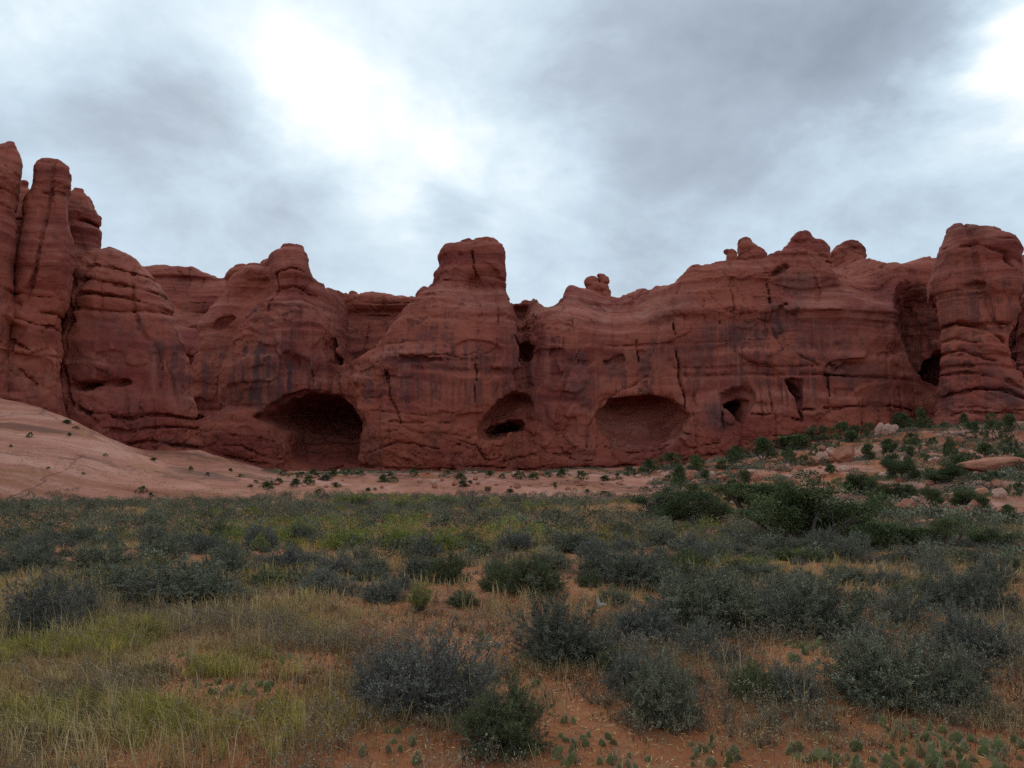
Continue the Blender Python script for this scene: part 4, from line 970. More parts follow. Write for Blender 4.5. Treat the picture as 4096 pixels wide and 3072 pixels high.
def shrub_meshes(seed, mat, h=0.62, nmain=130, nsub=9, nleaf=52, ll=0.0175, lw=0.0062, lumps=5, spread=1.0, upright=0.0, dead=0.1, twig=0.0018, lamp=1.0):
    """unit-wide shrub: returns (stems mesh, foliage mesh)"""
    r = np.random.default_rng(seed)
    az = r.uniform(0, 2 * np.pi, nmain); el = np.arcsin(r.uniform(0.03 + upright, 1.0, nmain))
    lump_az = r.uniform(0, 2 * np.pi, lumps); lump_s = r.uniform(-.3, .22, lumps)
    env = np.ones(nmain)
    for a, s in zip(lump_az, lump_s): env += lamp * s * np.exp(-((np.angle(np.exp(1j * (az - a)))) / 0.55) ** 2)
    env *= r.uniform(0.35, 1.0, nmain) ** .45 * r.uniform(.92, 1.06, nmain)
    d = np.stack([np.cos(az) * np.cos(el), np.sin(az) * np.cos(el), np.sin(el)], -1)
    end = d * np.array([0.5 * spread, 0.5 * spread, h]) * env[:, None]
    base = np.stack([np.cos(az), np.sin(az), 0 * az], -1) * r.uniform(0, 0.09, nmain)[:, None]
    midp = base * .5 + end * .5 + r.normal(size=end.shape) * 0.025 + np.array([0, 0, -0.02])
    t = np.linspace(0, 1, 5)[None, :, None]
    P = (1 - t) ** 2 * base[:, None] + 2 * t * (1 - t) * midp[:, None] + t ** 2 * end[:, None]
    P = P + r.normal(size=P.shape) * 0.006
    rad = np.linspace(1, .35, 5)[None] * r.uniform(.6, 1.5, nmain)[:, None] * twig * 2.2
    V1, Q1 = sticks(P, rad, r)
    # side twigs
    tt = r.uniform(0.28, 1.0, (nmain, nsub)); k = np.clip((tt * 4).astype(int), 0, 3); fr = tt * 4 - k
    I = np.arange(nmain)[:, None]
    b = P[I, k] * (1 - fr)[..., None] + P[I, k + 1] * fr[..., None]
    dd = unit(P[I, k + 1] - P[I, k] + 1e-6)
    dirs = unit(dd + 0.75 * r.normal(size=dd.shape) + np.array([0, 0, 0.35]))
    L = r.uniform(0.06, 0.15, (nmain, nsub))
    b = b.reshape(-1, 3); dirs = dirs.reshape(-1, 3); L = L.ravel()
    e = b + dirs * L[:, None]; m = (b + e) / 2 + r.normal(size=b.shape) * 0.008
    SP_ = np.stack([b, m, e], 1)
    V2, Q2 = sticks(SP_, np.linspace(1, .5, 3)[None] * np.full((len(b), 1), twig), r)
    nb_ = 34; ab = r.uniform(0, 6.283, nb_); lb = r.uniform(.28, .52, nb_)
    t3 = np.linspace(0, 1, 5)[None, :, None]; db_ = np.stack([np.cos(ab), np.sin(ab), 0 * ab], -1)
    Pb = db_[:, None] * lb[:, None, None] * t3 + np.array([0, 0, 1.0]) * (.16 * r.uniform(.2, 1, nb_)[:, None, None] * np.sin(t3 * 2.6)) + r.normal(size=(nb_, 5, 3)) * .016
    V4, Q4 = sticks(Pb, np.linspace(1, .3, 5)[None] * np.full((nb_, 1), twig * 2.0), r)
    V2, Q2 = np.concatenate([V2, V4]), np.concatenate([Q2, Q4 + len(V2)])
    st = mesh_np("stems", np.concatenate([V1, V2]), [np.concatenate([Q1, Q2 + len(V1)])], [M['stem']])
    # leaves on the side twigs
    alive = np.nonzero(r.random(len(b)) > dead)[0]
    q = r.uniform(0.1, 1.02, (len(alive), nleaf))
    bb = b[alive][:, None] + (e - b)[alive][:, None] * q[..., None] + r.normal(size=(len(alive), nleaf, 3)) * 0.007
    ld = unit(dirs[alive][:, None] + 0.9 * r.normal(size=bb.shape))
    bb = bb.reshape(-1, 3); ld = ld.reshape(-1, 3); n = len(bb)
    keep = bb[:, 2] > 0.01; bb = bb[keep]; ld = ld[keep]; n = len(bb)
    V3, Q3 = leaves(bb, ld, r.uniform(.6, 1.3, n) * ll, r.uniform(.7, 1.3, n) * lw, r)
    fo = mesh_np("foliage", V3, [Q3], [mat], smooth=False)
    tw = np.repeat(r.normal(0, .18, len(alive)), nleaf)[keep]
    tint_attr(fo, np.clip(0.45 + tw + r.normal(0, .2, n), 0, 1))
    return st, fo
SH = {'grey': [shrub_meshes(s, M['grey_leaf'], h=hh, dead=dd) for s, hh, dd in ((11, .62, .05), (12, .55, .08), (13, .7, .05), (14, .5, .06))] + [shrub_meshes(15, M['grey_leaf'], h=.64, lamp=2.0, lumps=7, dead=.2), shrub_meshes(16, M['grey_leaf'], h=.78, lamp=1.8, lumps=4, nmain=90, dead=.1)],
      'blue': [shrub_meshes(s, M['blue_leaf'], h=hh, dead=dd, nleaf=44) for s, hh, dd in ((21, .58, .10), (22, .48, .15), (23, .66, .10))] + [shrub_meshes(24, M['blue_leaf'], h=.55, lamp=1.9, lumps=6, nleaf=12, dead=.5), shrub_meshes(25, M['blue_leaf'], h=.7, lamp=1.9, lumps=5, nleaf=36, dead=.25, nmain=90)],
      'olive': [shrub_meshes(s, M['olive_leaf'], h=hh, dead=.03) for s, hh in ((31, .66), (32, .74))],
      'twiggy': [shrub_meshes(s, M['blue_leaf'], h=.56, nmain=150, nsub=10, nleaf=24, dead=.25, twig=.0022) for s in (41, 42)],
      'rabbit': [shrub_meshes(s, M['rabbit_leaf'], h=hh, nmain=120, nsub=6, nleaf=24, ll=.030, lw=.0075, upright=.15, dead=.03) for s, hh in ((51, .72), (52, .62))],
      'tuft': [shrub_meshes(s, M['rabbit_leaf'], h=1.15, nmain=140, nsub=4, nleaf=16, ll=.05, lw=.008, upright=.4, dead=.0) for s in (61,)]}
PLACED = []       # (x, y, radius)
def plant(name, kind, pos, width, label, cat, group=None, height=None, variant=None, tilt=0.12):
    st, fo = SH[kind][random.randrange(len(SH[kind])) if variant is None else variant]
    e = empty(name, pos); tag(e, label, cat, group)
    hs = 1.0 if height is None else height
    s = width
    e.scale = (s * random.uniform(.92, 1.08), s * random.uniform(.92, 1.08), s * hs)
    e.rotation_euler = (random.uniform(-tilt, tilt), random.uniform(-tilt, tilt), random.uniform(0, 6.28))
    obj("stems", st, e); obj("foliage", fo, e)
    PLACED.append((pos[0], pos[1], width / 2))
    return e
S2 = 4096 / 2212.0
def plant_px(name, kind, cx, by, w, h, label, cat="shrub", group=None, variant=None):
    """centre, base row, width and height measured in a 2212-wide view of the photograph"""
    p = hit(cx * S2, by * S2)
    k = p.y / F
    W = w * S2 * k
    p = Vector((p.x, p.y + W * .30, 0)); p.z = ground(p.x, p.y) - .01
    me = SH[kind][0][1]
    v = random.randrange(len(SH[kind])) if variant is None else variant
    zs = max(c.co.z for c in SH[kind][v][1].vertices) if False else {'grey': (.62, .55, .7, .5, .64, .78), 'blue': (.58, .48, .66, .55, .7), 'olive': (.66, .74), 'twiggy': (.56, .56), 'rabbit': (.72, .62), 'tuft': (1.15,)}[kind][v]
    return plant(name, kind, p, W, label, cat, group, height=(h / w) / zs * 0.98, variant=v)
NEAR = [
    ('olive', 1085, 1648, 235, 150, "round olive green shrub at the bottom edge, in front of the sprawling twiggy one", 0),
    ('twiggy', 930, 1565, 330, 175, "sprawling grey twiggy shrub with bare dead branches, behind the round olive bottom shrub", 0),
    ('twiggy', 830, 1530, 200, 130, "thin grey half dead shrub at the grassy flank of the sprawling twiggy one", 1),
    ('grey', 1215, 1445, 240, 150, "dense dark domed shrub with a black shaded foot, behind the sprawling twiggy one", 2),
    ('blue', 1395, 1400, 180, 95, "pale blue grey shrub in front of the bleached wood on the sand", 0),
    ('grey', 1440, 1580, 170, 150, "tall grey green shrub with silvery dead twigs at its foot, amid bottom cactus pads", 0),
    ('blue', 1400, 1510, 160, 110, "blue grey shrub between the dense dark dome and the tall silvery footed one", 1),
    ('olive', 1640, 1520, 110, 90, "small upright olive shrub above dry seed heads and sand", 1),
    ('blue', 1725, 1525, 120, 80, "low blue grey shrub leaning on the small upright olive one", 1),
    ('grey', 1960, 1545, 290, 165, "largest dark shrub near the bottom corner, spiny cactus mat in front", 3),
    ('grey', 2090, 1540, 130, 120, "dark green shrub joined to the outer flank of the largest bottom shrub", 1),
    ('blue', 2140, 1440, 210, 130, "wide blue grey shrub cut by the picture's side edge, behind the largest dark one", 0),
    ('blue', 1520, 1420, 110, 70, "small greyish shrub on bare sand behind the tall silvery footed one", 2),
    ('grey', 1790, 1385, 230, 130, "broad dark shrub directly behind the prickly pear clump on open sand", 1),
    ('grey', 1545, 1375, 260, 150, "big full grey green shrub beside the golden grass clump", 0),
    ('blue', 1960, 1355, 130, 80, "blue tinged rounded shrub behind the tall dry weed stalk", 2),
    ('grey', 2100, 1330, 190, 90, "low wide shrub beyond the side edge shrub, on orange soil", 3),
    ('grey', 1390, 1278, 210, 85, "long low dark shrub with straw coloured grass on top", 3),
    ('olive', 1275, 1270, 52, 46, "little ball shaped olive shrub alone on bare sand", 1),
    ('olive', 1145, 1292, 175, 90, "wide green grey shrub on the bare sand beside the little ball shaped one", 0),
    ('olive', 1075, 1280, 90, 70, "dusky green shrub touching the wide green grey one on the sand", 1),
    ('olive', 965, 1262, 110, 70, "grassy looking green shrub behind the bright green tuft", 0),
    ('olive', 1000, 1312, 80, 34, "flat dark green shrub beside the bright green tuft, on sand", 0),
    ('grey', 350, 1318, 260, 105, "large dark shrub with golden grass at its foot", 0),
    ('grey', 230, 1300, 150, 70, "dark shrub on the outer flank of the large one with golden grass", 1),
    ('blue', 60, 1385, 190, 125, "big blue grey shrub cut by the picture's edge above the yellow grass", 2),
    ('blue', 150, 1350, 120, 90, "blue grey shrub tucked against the big one at the picture's edge", 0),
    ('grey', 40, 1245, 120, 60, "dark shrub at the picture's edge, in the row behind the big blue grey one", 1),
    ('grey', 190, 1240, 170, 70, "long dark shrub in the middle of the row behind the big blue grey one", 3),
    ('grey', 330, 1215, 130, 55, "dark low shrub with a shaded underside, ahead of the pale grass", 0),
    ('grey', 430, 1190, 90, 42, "smaller dark shrub behind the black bottomed one", 2),
    ('grey', 470, 1250, 120, 62, "dark grey shrub beside a strip of bright green grass", 1),
    ('blue', 600, 1240, 130, 55, "greyish shrub in front of the yellow green rabbitbrush row", 0),
    ('blue', 720, 1255, 110, 60, "dull grey shrub amid dry grass behind the red litter", 1),
    ('blue', 690, 1290, 130, 52, "hazy grey shrub in the dry grass, in front of the dull grey one", 2),
    ('blue', 910, 1215, 90, 58, "greyish shrub just in front of the brightest rabbitbrush", 0),
    ('grey', 1240, 1195, 130, 42, "dark shrub with pale grass behind, between rabbitbrush and the long low shrub", 1),
    ('grey', 1190, 1235, 100, 40, "shadowy shrub on the sand behind the wide green grey one", 3),
    ('blue', 820, 1305, 110, 55, "grey shrub in tan grass beside the bright green tuft", 1),
    ('grey', 1730, 1300, 160, 60, "dark shrub behind the broad one, beside yellow grass", 0),
    ('grey', 1650, 1260, 120, 45, "low dark shrub beyond the big full one, in yellow grass", 3),
]
for kd, cx, by, w, h, lab, v in NEAR:
    plant_px("shrub", kd, cx, by, w * 1.1, h * 1.06, lab, group="shrubs on the flat", variant=v)
RABBIT = [(740, 1190, 130, 58, "broad yellow green rabbitbrush at the start of the bright row"), (860, 1188, 95, 56, "bright green rabbitbrush standing tall in the bright row"),
          (955, 1192, 120, 55, "widest bright rabbitbrush in the middle of the row"), (1035, 1205, 80, 42, "low rabbitbrush at the far end of the bright row"),
          (640, 1160, 90, 44, "pale yellow green rabbitbrush behind the start of the bright row"), (555, 1190, 60, 44, "small upright rabbitbrush in pale straw grass"),
          (500, 1195, 46, 34, "small dark green rabbitbrush beside the upright one in straw grass"), (1180, 1160, 120, 24, "low yellowish rabbitbrush strip on bare orange soil"),
          (870, 1100, 90, 26, "yellow rabbitbrush by the leafless dead bush"), (1500, 1120, 100, 30, "yellow rabbitbrush in front of the bare limbed juniper"), (750, 1090, 120, 26, "yellowish rabbitbrush patch below the slickrock edge"),
          (1620, 1230, 110, 34, "yellow green rabbitbrush strip above the big full shrub"), (950, 1088, 100, 20, "thin yellow rabbitbrush patch behind the dead bush")]
for cx, by, w, h, lab in RABBIT:
    plant_px("rabbitbrush", 'rabbit', cx, by, w, h, lab, "rabbitbrush", "rabbitbrush")
plant_px("grass_bush", 'tuft', 905, 1325, 66, 72, "bright green feathery bush in tan grass beside bare sand", "bush")

FILL = [(1480, 1192, 74, 30), (1535, 1205, 80, 32), (1590, 1198, 70, 28), (1645, 1206, 84, 32), (1700, 1212, 80, 30), (1500, 1172, 64, 24), (1560, 1178, 70, 24), (1625, 1183, 70, 26), (1680, 1190, 60, 22), (1760, 1215, 80, 30), (1830, 1212, 80, 30), (1900, 1222, 80, 30), (1965, 1215, 84, 30), (2035, 1222, 80, 30), (2105, 1220, 84, 30), (2180, 1225, 80, 30), (1440, 1215, 70, 28), (1350, 1190, 70, 26), (1290, 1170, 60, 22),
        (1560, 1310, 130, 70), (1480, 1330, 110, 60), (1640, 1330, 120, 60), (1700, 1350, 100, 60), (1880, 1310, 110, 60), (2010, 1300, 120, 60), (2180, 1330, 100, 60), (1890, 1400, 90, 50), (2050, 1420, 120, 60), (2110, 1480, 120, 60), (1330, 1460, 90, 60), (1330, 1310, 80, 40), (1580, 1440, 70, 44),
        (1500, 1290, 100, 50), (1750, 1275, 120, 46), (1600, 1250, 90, 40), (1840, 1265, 110, 42), (1930, 1270, 100, 40), (2050, 1265, 110, 40), (2150, 1275, 110, 44), (1460, 1245, 80, 34), (1300, 1240, 80, 34), (1380, 1230, 90, 34),
        (520, 1310, 90, 40), (450, 1290, 90, 46), (570, 1270, 90, 44), (640, 1265, 80, 40), (760, 1290, 70, 36), (860, 1275, 60, 36), (800, 1245, 80, 40), (100, 1300, 90, 44), (270, 1265, 90, 40), (560, 1225, 80, 36), (660, 1225, 80, 36), (780, 1225, 70, 34), (390, 1270, 80, 40), (160, 1265, 80, 36), (1000, 1225, 70, 30), (1090, 1215, 80, 34)]
for i, (cx, by, w, h) in enumerate(FILL):
    lab = "lesser shrub filling in between the bigger shrubs, beyond the golden dry grass clump" if cx > 1250 else "lesser shrub filling in between the bigger shrubs, behind the tan and yellow grass"
    plant_px("shrub", ('grey', 'blue', 'blue', 'grey', 'olive')[i % 5], cx, by, w * 1.15, h * 1.05, lab, group=lab.replace("shrub filling", "shrubs filling"))
# --- scattered shrubs of the flat: the nearer ones as things, the far mass as one object
SAND = [(2080, 2330, 2560, 2430), (1740, 2360, 2120, 2440), (3550, 2280, 3720, 2350), (2250, 2100, 2400, 2140), (1700, 2110, 1950, 2150), (3000, 2560, 3300, 2700)]
def project(x, y, z):
    d = Vector((x, y, z - EYE)); zc = d.y * CP + d.z * SP; yc = -d.y * SP + d.z * CP
    return 2048 + F * d.x / zc, 1536 - F * yc / zc
def far_density(x, y):
    n = n2(x / 5.0, y / 7.0, 71.5) + 0.5 * n2(x / 2.0, y / 2.4, 73.5)
    return n
spots = []
def try_spot(x, y, w, gap=.62):
    for (a, b, c) in PLACED:
        if abs(a - x) < 2 and abs(b - y) < 2 and (a - x) ** 2 + (b - y) ** 2 < ((c + w / 2) * gap) ** 2: return False
    return True
n_th = 0
tries = 0
while n_th < 225 and tries < 12000:
    tries += 1
    y = math.sqrt(random.uniform(10.5 ** 2, 27.5 ** 2)); x = random.uniform(-.68, .68) * y
    u = 2048 + F * x / y
    z = ground(x, y); px, py = project(x, y, z)
    if any(a < px < c and b < py < d for a, b, c, d in SAND): continue
    if px < 1900 and py > 2400: continue
    if 1000 < px < 2050 and 2180 < py < 2300 and random.random() < .6: continue
    if y > interp(u, U_FOOT, Y_FOOT) - 1: continue
    if float(far_density(np.array([x]), np.array([y]))[0]) < -0.55 + random.random() * .25: continue
    w = random.choice((.35, .45, .55, .7, .85, 1.05)) * random.uniform(.85, 1.1) * (0.8 if y < 14 else 1)
    if not try_spot(x, y, w): continue
    kd = random.choices(('grey', 'blue', 'olive', 'rabbit'), (5, 4, 1.2, .8 if px < 2300 else .4))[0]
    if kd == 'rabbit':
        plant("rabbitbrush", kd, (x, y, z - .02), w, "yellow green rabbitbrush growing among the grey shrubs of the flat", "rabbitbrush", "rabbitbrush among the shrubs of the flat", height=random.uniform(.7, 1.0))
    else:
        word = {'grey': "dark grey green", 'blue': "dull blue grey", 'olive': "dusky green"}[kd]
        side = "beyond the near shrubs, towards the junipers" if px > 2300 else ("across the flat below the pale slickrock dome" if px < 1200 else "in the middle of the flat by the dead bush")
        size = "small" if w < .7 else ("middling" if w < .95 else "wide")
        lab = f"{size} {word} shrub {side}"
        plant("shrub", kd, (x, y, z - .02), w, lab, "shrub", lab.replace("shrub", "shrubs", 1), height=random.uniform(.75, 1.05))
    n_th += 1
print("scattered shrubs", n_th, tries)
def lod_shrub(seed, n=300, h=.6, ll=.085, lw=.035):
    r = np.random.default_rng(seed)
    az = r.uniform(0, 6.283, n); el = np.arcsin(r.uniform(0.02, 1, n)); rr = r.uniform(.55, 1.0, n) ** .5
    lump = 1 + .16 * np.sin(az * 3 + r.uniform(0, 6)) + .12 * np.sin(az * 5 + el * 4 + r.uniform(0, 6))
    d = np.stack([np.cos(az) * np.cos(el), np.sin(az) * np.cos(el), np.sin(el)], -1)
    P = d * np.array([.5, .5, h]) * (rr * lump * r.uniform(.85, 1.05, n))[:, None]
    D = unit(d + .7 * r.normal(size=d.shape) + np.array([0, 0, .5]))
    s = perp(D, r)
    return P, D, r
def stuff_shrubs(name, pts, mat, seed, n=330, ll=.085, lw=.040):
    r = np.random.default_rng(seed); VV, FF, TT = [], [], []; off = 0
    protos = []
    for k in range(5):
        P, D, rr = lod_shrub(seed + k, n)
        V, Q = leaves(P, D, rr.uniform(.6, 1.3, n) * ll, rr.uniform(.6, 1.3, n) * lw, rr)
        protos.append((V, Q))
    for (x, y, z, w, h) in pts:
        V, Q = protos[r.integers(5)]
        a = r.uniform(0, 6.283); c, s = math.cos(a), math.sin(a)
        W = V @ np.array([[c, s, 0], [-s, c, 0], [0, 0, 1]]) * np.array([w, w, w * h]) + np.array([x, y, z])
        VV.append(W); FF.append(Q + off); off += len(W)
        TT.append(np.clip(.45 + r.normal(0, .16) + r.normal(0, .15, len(Q)), 0, 1))
    me = mesh_np(name, np.concatenate(VV), [np.concatenate(FF)], [mat], smooth=False)
    tint_attr(me, np.concatenate(TT))
    return tag(obj(name, me), kind="stuff")
far = {'grey': [], 'rabbit': []}
cell = {}
tries = 0
while tries < 40000 and len(far['grey']) + len(far['rabbit']) < 3200:
    tries += 1
    y = math.sqrt(random.uniform(15 ** 2, 79 ** 2)); x = random.uniform(-.68, .68) * y
    u = 2048 + F * x / y
    if y < 28:
        px, py = project(x, y, ground(x, y))
        if any(a < px < c and b < py < d for a, b, c, d in SAND) or not try_spot(x, y, .8, .55): continue
    if y > interp(u, U_FOOT, Y_FOOT) + 1.5: continue
    dn = float(far_density(np.array([x * .6]), np.array([y * .6]))[0])
    if dn < -0.18 + random.uniform(-.2, .2): continue
    w = random.uniform(.4, 1.2) * (.75 if y < 26 else 1); key = (int(x // 2), int(y // 2)); ok = True
    for i in (-1, 0, 1):
        for j in (-1, 0, 1):
            for (a, b, c) in cell.get((key[0] + i, key[1] + j), ()):
                if (a - x) ** 2 + (b - y) ** 2 < ((c + w) * .50) ** 2: ok = False
    if not ok: continue
    cell.setdefault(key, []).append((x, y, w))
    yl = float(n2(np.array([x / 9]), np.array([y / 6]), 77.5)[0])
    far['rabbit' if (yl > .2 and 700 < u < 2900 and random.random() < .5) else 'grey'].append((x, y, ground(x, y) - .03, w, random.uniform(.7, 1.05)))
print("far", len(far['grey']), len(far['rabbit']))
stuff_shrubs("distant_scrub", far['grey'], M['dark_leaf'], 301)
stuff_shrubs("distant_rabbitbrush", far['rabbit'], M['rabbit_leaf'], 311)

# --- junipers
def tube(path, rads, sides=7):
    path = [Vector(p) for p in path]; V = []; Fq = []
    for i, p in enumerate(path):
        t = (path[min(i + 1, len(path) - 1)] - path[max(i - 1, 0)]).normalized()
        a = t.orthogonal().normalized() if i == 0 else (a - t * a.dot(t)).normalized()
        b = t.cross(a)
        for k in range(sides):
            an = 6.283 * k / sides
            V.append(p + (a * math.cos(an) + b * math.sin(an)) * rads[i] * (1 + .18 * math.sin(3 * an + i)))
    for i in range(len(path) - 1):
        for k in range(sides):
            Fq.append((i * sides + k, i * sides + (k + 1) % sides, (i + 1) * sides + (k + 1) % sides, (i + 1) * sides + k))
    return np.array([tuple(v) for v in V]), np.array(Fq)
def juniper_meshes(seed, nclump=100, nspray=150, stems=4, wide=.55, tall_=1.0, bare=.15, ll=.034, lw=.013):
    """unit-high juniper: (trunk mesh, crown mesh)"""
    rs = random.Random(seed); r = np.random.default_rng(seed)
    VV, FF = [], []; off = 0; tips = []
    def add(path, rads, sides):
        nonlocal off
        V, Q = tube(path, rads, sides); VV.append(V); FF.append(Q + off); off += len(V)
    def grow(p, d, length, rad, depth):
        nonlocal off
        path = [p]; rads = [rad]; n = 5; q = p.copy(); dd = d.copy()
        for i in range(n):
            dd = (dd + Vector((rs.gauss(0, .22), rs.gauss(0, .22), rs.gauss(0.05, .14)))).normalized()
            q = q + dd * (length / n); path.append(q.copy()); rads.append(rad * (1 - .62 * (i + 1) / n))
        add(path, rads, 7 if depth == 0 else 5)
        if depth < 2:
            for _ in range(rs.randint(3, 5)):
                k = rs.randint(2, n); t = (path[k] - path[k - 1]).normalized()
                nd = (t * .5 + Vector((rs.gauss(0, .7), rs.gauss(0, .7), rs.uniform(-.15, .6)))).normalized()
                grow(path[k], nd, length * rs.uniform(.45, .7), rads[k] * .7, depth + 1)
        if depth >= 1:
            for k in (3, 4, 5): tips.append((path[k], dd, depth))
    for s in range(stems):
        a = 6.283 * s / stems + rs.uniform(-.5, .5); le = rs.uniform(.15, .95) * wide
        grow(Vector((.03 * math.cos(a), .03 * math.sin(a), -.03)), Vector((math.cos(a) * le, math.sin(a) * le, .75)).normalized(), rs.uniform(.34, .55) * tall_, rs.uniform(.028, .045), 0)
    tr = mesh_np("trunk", np.concatenate(VV), [np.concatenate(FF)], [M['bark']])
    use = [t for t in tips if rs.random() > bare]; rs.shuffle(use); use = use[:nclump]
    P, D, T = [], [], []
    for p, d, dp in use:
        cr = rs.uniform(.07, .15); n = int(nspray * rs.uniform(.7, 1.5))
        v = unit(r.normal(size=(n, 3))); rad = r.random(n) ** .4 * cr
        q = np.array(p) + v * rad[:, None] * np.array([1.15, 1.15, .75]) + np.array([0, 0, .015])
        P.append(q); D.append(unit(v + .6 * r.normal(size=(n, 3)) + np.array([0, 0, .55])))
        T.append(np.clip(.45 + rs.gauss(0, .17) + r.normal(0, .17, n), 0, 1))
    P = np.concatenate(P); D = np.concatenate(D); T = np.concatenate(T); n = len(P)
    keep = P[:, 2] > .02; P, D, T = P[keep], D[keep], T[keep]; n = len(P)
    V, Q = leaves(P, D, r.uniform(.6, 1.4, n) * ll, r.uniform(.6, 1.4, n) * lw, r)
    crn = mesh_np("crown", V, [Q], [M['juniper_leaf']], smooth=False); tint_attr(crn, T)
    H = V[:, 2].max(); Wd = max(np.ptp(V[:, 0]), np.ptp(V[:, 1]))
    return tr, crn, H, Wd
JUN = [juniper_meshes(201, wide=.9, stems=5), juniper_meshes(202, wide=1.1, nclump=110, stems=5), juniper_meshes(203, wide=.6, stems=3), juniper_meshes(204, wide=1.5, stems=7, nclump=150, bare=.1), juniper_meshes(205, wide=.5, stems=2, nclump=50)]
JUN_BARE = [juniper_meshes(211, wide=.9, bare=.62, nclump=32, nspray=110), juniper_meshes(212, wide=.8, bare=.5, nclump=40, nspray=110)]
def bush_juniper(seed, nclump=46, nspray=95, wide=.8, ll=.075, lw=.032):
    tr, _, _, _ = juniper_meshes(seed, wide=wide, nclump=4, nspray=10, stems=3)
    r = np.random.default_rng(seed + 5); P, D, T = [], [], []
    for k in range(nclump):
        u = r.random() ** .8; zc = .08 + .82 * u; a = r.uniform(0, 6.283)
        R_ = wide * .5 * (1 - .7 * u ** 1.6) * (.3 + .7 * r.random() ** .5) * (1 + .4 * math.sin(2 * a + seed) + .2 * math.sin(5 * a))
        c = np.array([R_ * math.cos(a), R_ * math.sin(a), zc]); cr = r.uniform(.08, .17)
        n = int(nspray * r.uniform(.6, 1.3)); v = unit(r.normal(size=(n, 3)))
        P.append(c + v * (r.random(n) ** .4 * cr)[:, None]); D.append(unit(v + .5 * r.normal(size=(n, 3)) + np.array([0, 0, .6])))
        T.append(np.clip(.45 + r.normal(0, .17) + r.normal(0, .17, n), 0, 1))
    P = np.concatenate(P); D = np.concatenate(D); T = np.concatenate(T); n = len(P)
    V, Q = leaves(P, D, r.uniform(.6, 1.4, n) * ll, r.uniform(.6, 1.4, n) * lw, r)
    crn = mesh_np("crown", V, [Q], [M['juniper_leaf']], smooth=False); tint_attr(crn, T)
    return tr, crn, V[:, 2].max(), max(np.ptp(V[:, 0]), np.ptp(V[:, 1]))
JUN_SMALL = [bush_juniper(221 + k, wide=w, nclump=nc) for k, (w, nc) in enumerate(((.8, 30), (1.3, 34), (.5, 24), (1.7, 36), (1.0, 24), (2.2, 40)))]
def juniper(cx, by, w, h, label, protos=None, variant=None, group="junipers", full=False, name="juniper_tree", sink=.03, stretch=1.0):
    w *= stretch; h *= stretch
    k = 1 if full else S2
    p = hit(cx * k, by * k); q = p.y / F * k
    pr = protos or JUN
    tr, crn, H, Wd = pr[random.randrange(len(pr)) if variant is None else variant]
    W, Hh = w * q, h * q
    p = Vector((p.x, p.y + min(W * .25, 1.0), 0)); p.z = ground(p.x, p.y) - sink
    e = empty(name, p); tag(e, label, "tree", group)
    e.scale = (W / Wd, W / Wd, Hh / H); e.rotation_euler = (0, 0, random.uniform(0, 6.28))
    obj("trunk", tr, e); obj("crown", crn, e)
    PLACED.append((p.x, p.y, W / 2))
    return e
BIGJ = [(1780, 1178, 250, 170, "largest spreading juniper in the thicket, dark trunk at the edge of the flat", JUN, 3), (1850, 1170, 140, 90, "low dark juniper hugging the largest spreading one", JUN, 1), (1700, 1165, 130, 80, "squat juniper under the front limb of the largest one", JUN, 0),
        (1510, 1138, 140, 105, "rounded juniper with black shade below, beside the bare limbed one", JUN, 1), (1415, 1120, 90, 80, "bare limbed juniper with grey dead branches, at the near end of the thicket", JUN_BARE, 0), (1455, 1118, 80, 70, "thin juniper between the bare limbed one and the rounded one", JUN, 2),
        (1620, 1105, 120, 70, "juniper at the back of the thicket before the pale slabs", JUN, 0), (1690, 1090, 110, 70, "dark juniper at the back, beside the largest spreading one", JUN, 1), (1920, 1190, 100, 70, "ragged juniper past the largest spreading one on the flat's edge", JUN, 0),
        (1960, 1050, 66, 62, "upright dark juniper on the pale slabs of the hillside", JUN, 2), (2060, 1050, 100, 56, "broad juniper on the ledges beside the upright one", JUN, 1), (2030, 1100, 44, 52, "olive rounded juniper below the hillside ledges", JUN, 2),
        (2105, 1108, 84, 52, "bushy juniper on the lower ledges beside the olive rounded one", JUN, 3), (2065, 1192, 100, 82, "open juniper with bare dark limbs at the foot of the hillside", JUN_BARE, 1), (2160, 1185, 90, 60, "dark juniper at the foot of the hillside near the picture's edge", JUN, 1),
        (1990, 1185, 80, 50, "low juniper between the ragged one and the open bare limbed one", JUN, 0), (1870, 1080, 90, 60, "pale green juniper behind the largest spreading one's crown", JUN, 3), (1945, 1085, 80, 46, "mid slope juniper between slabs and the largest one", JUN, 1),
        (1955, 930, 50, 44, "dark juniper at the cliff foot beside the leaning pale slabs", JUN_SMALL, 0), (1995, 925, 22, 50, "narrow dark juniper in the cleft beside the massive pillar", JUN_SMALL, 2), (1925, 990, 34, 32, "small juniper with a visible trunk above the red boulder", JUN, 2)]
for cx, by, w, h, lab, pr, v in BIGJ: juniper(cx, by, w * 1.42, h * .98, lab, pr, v)
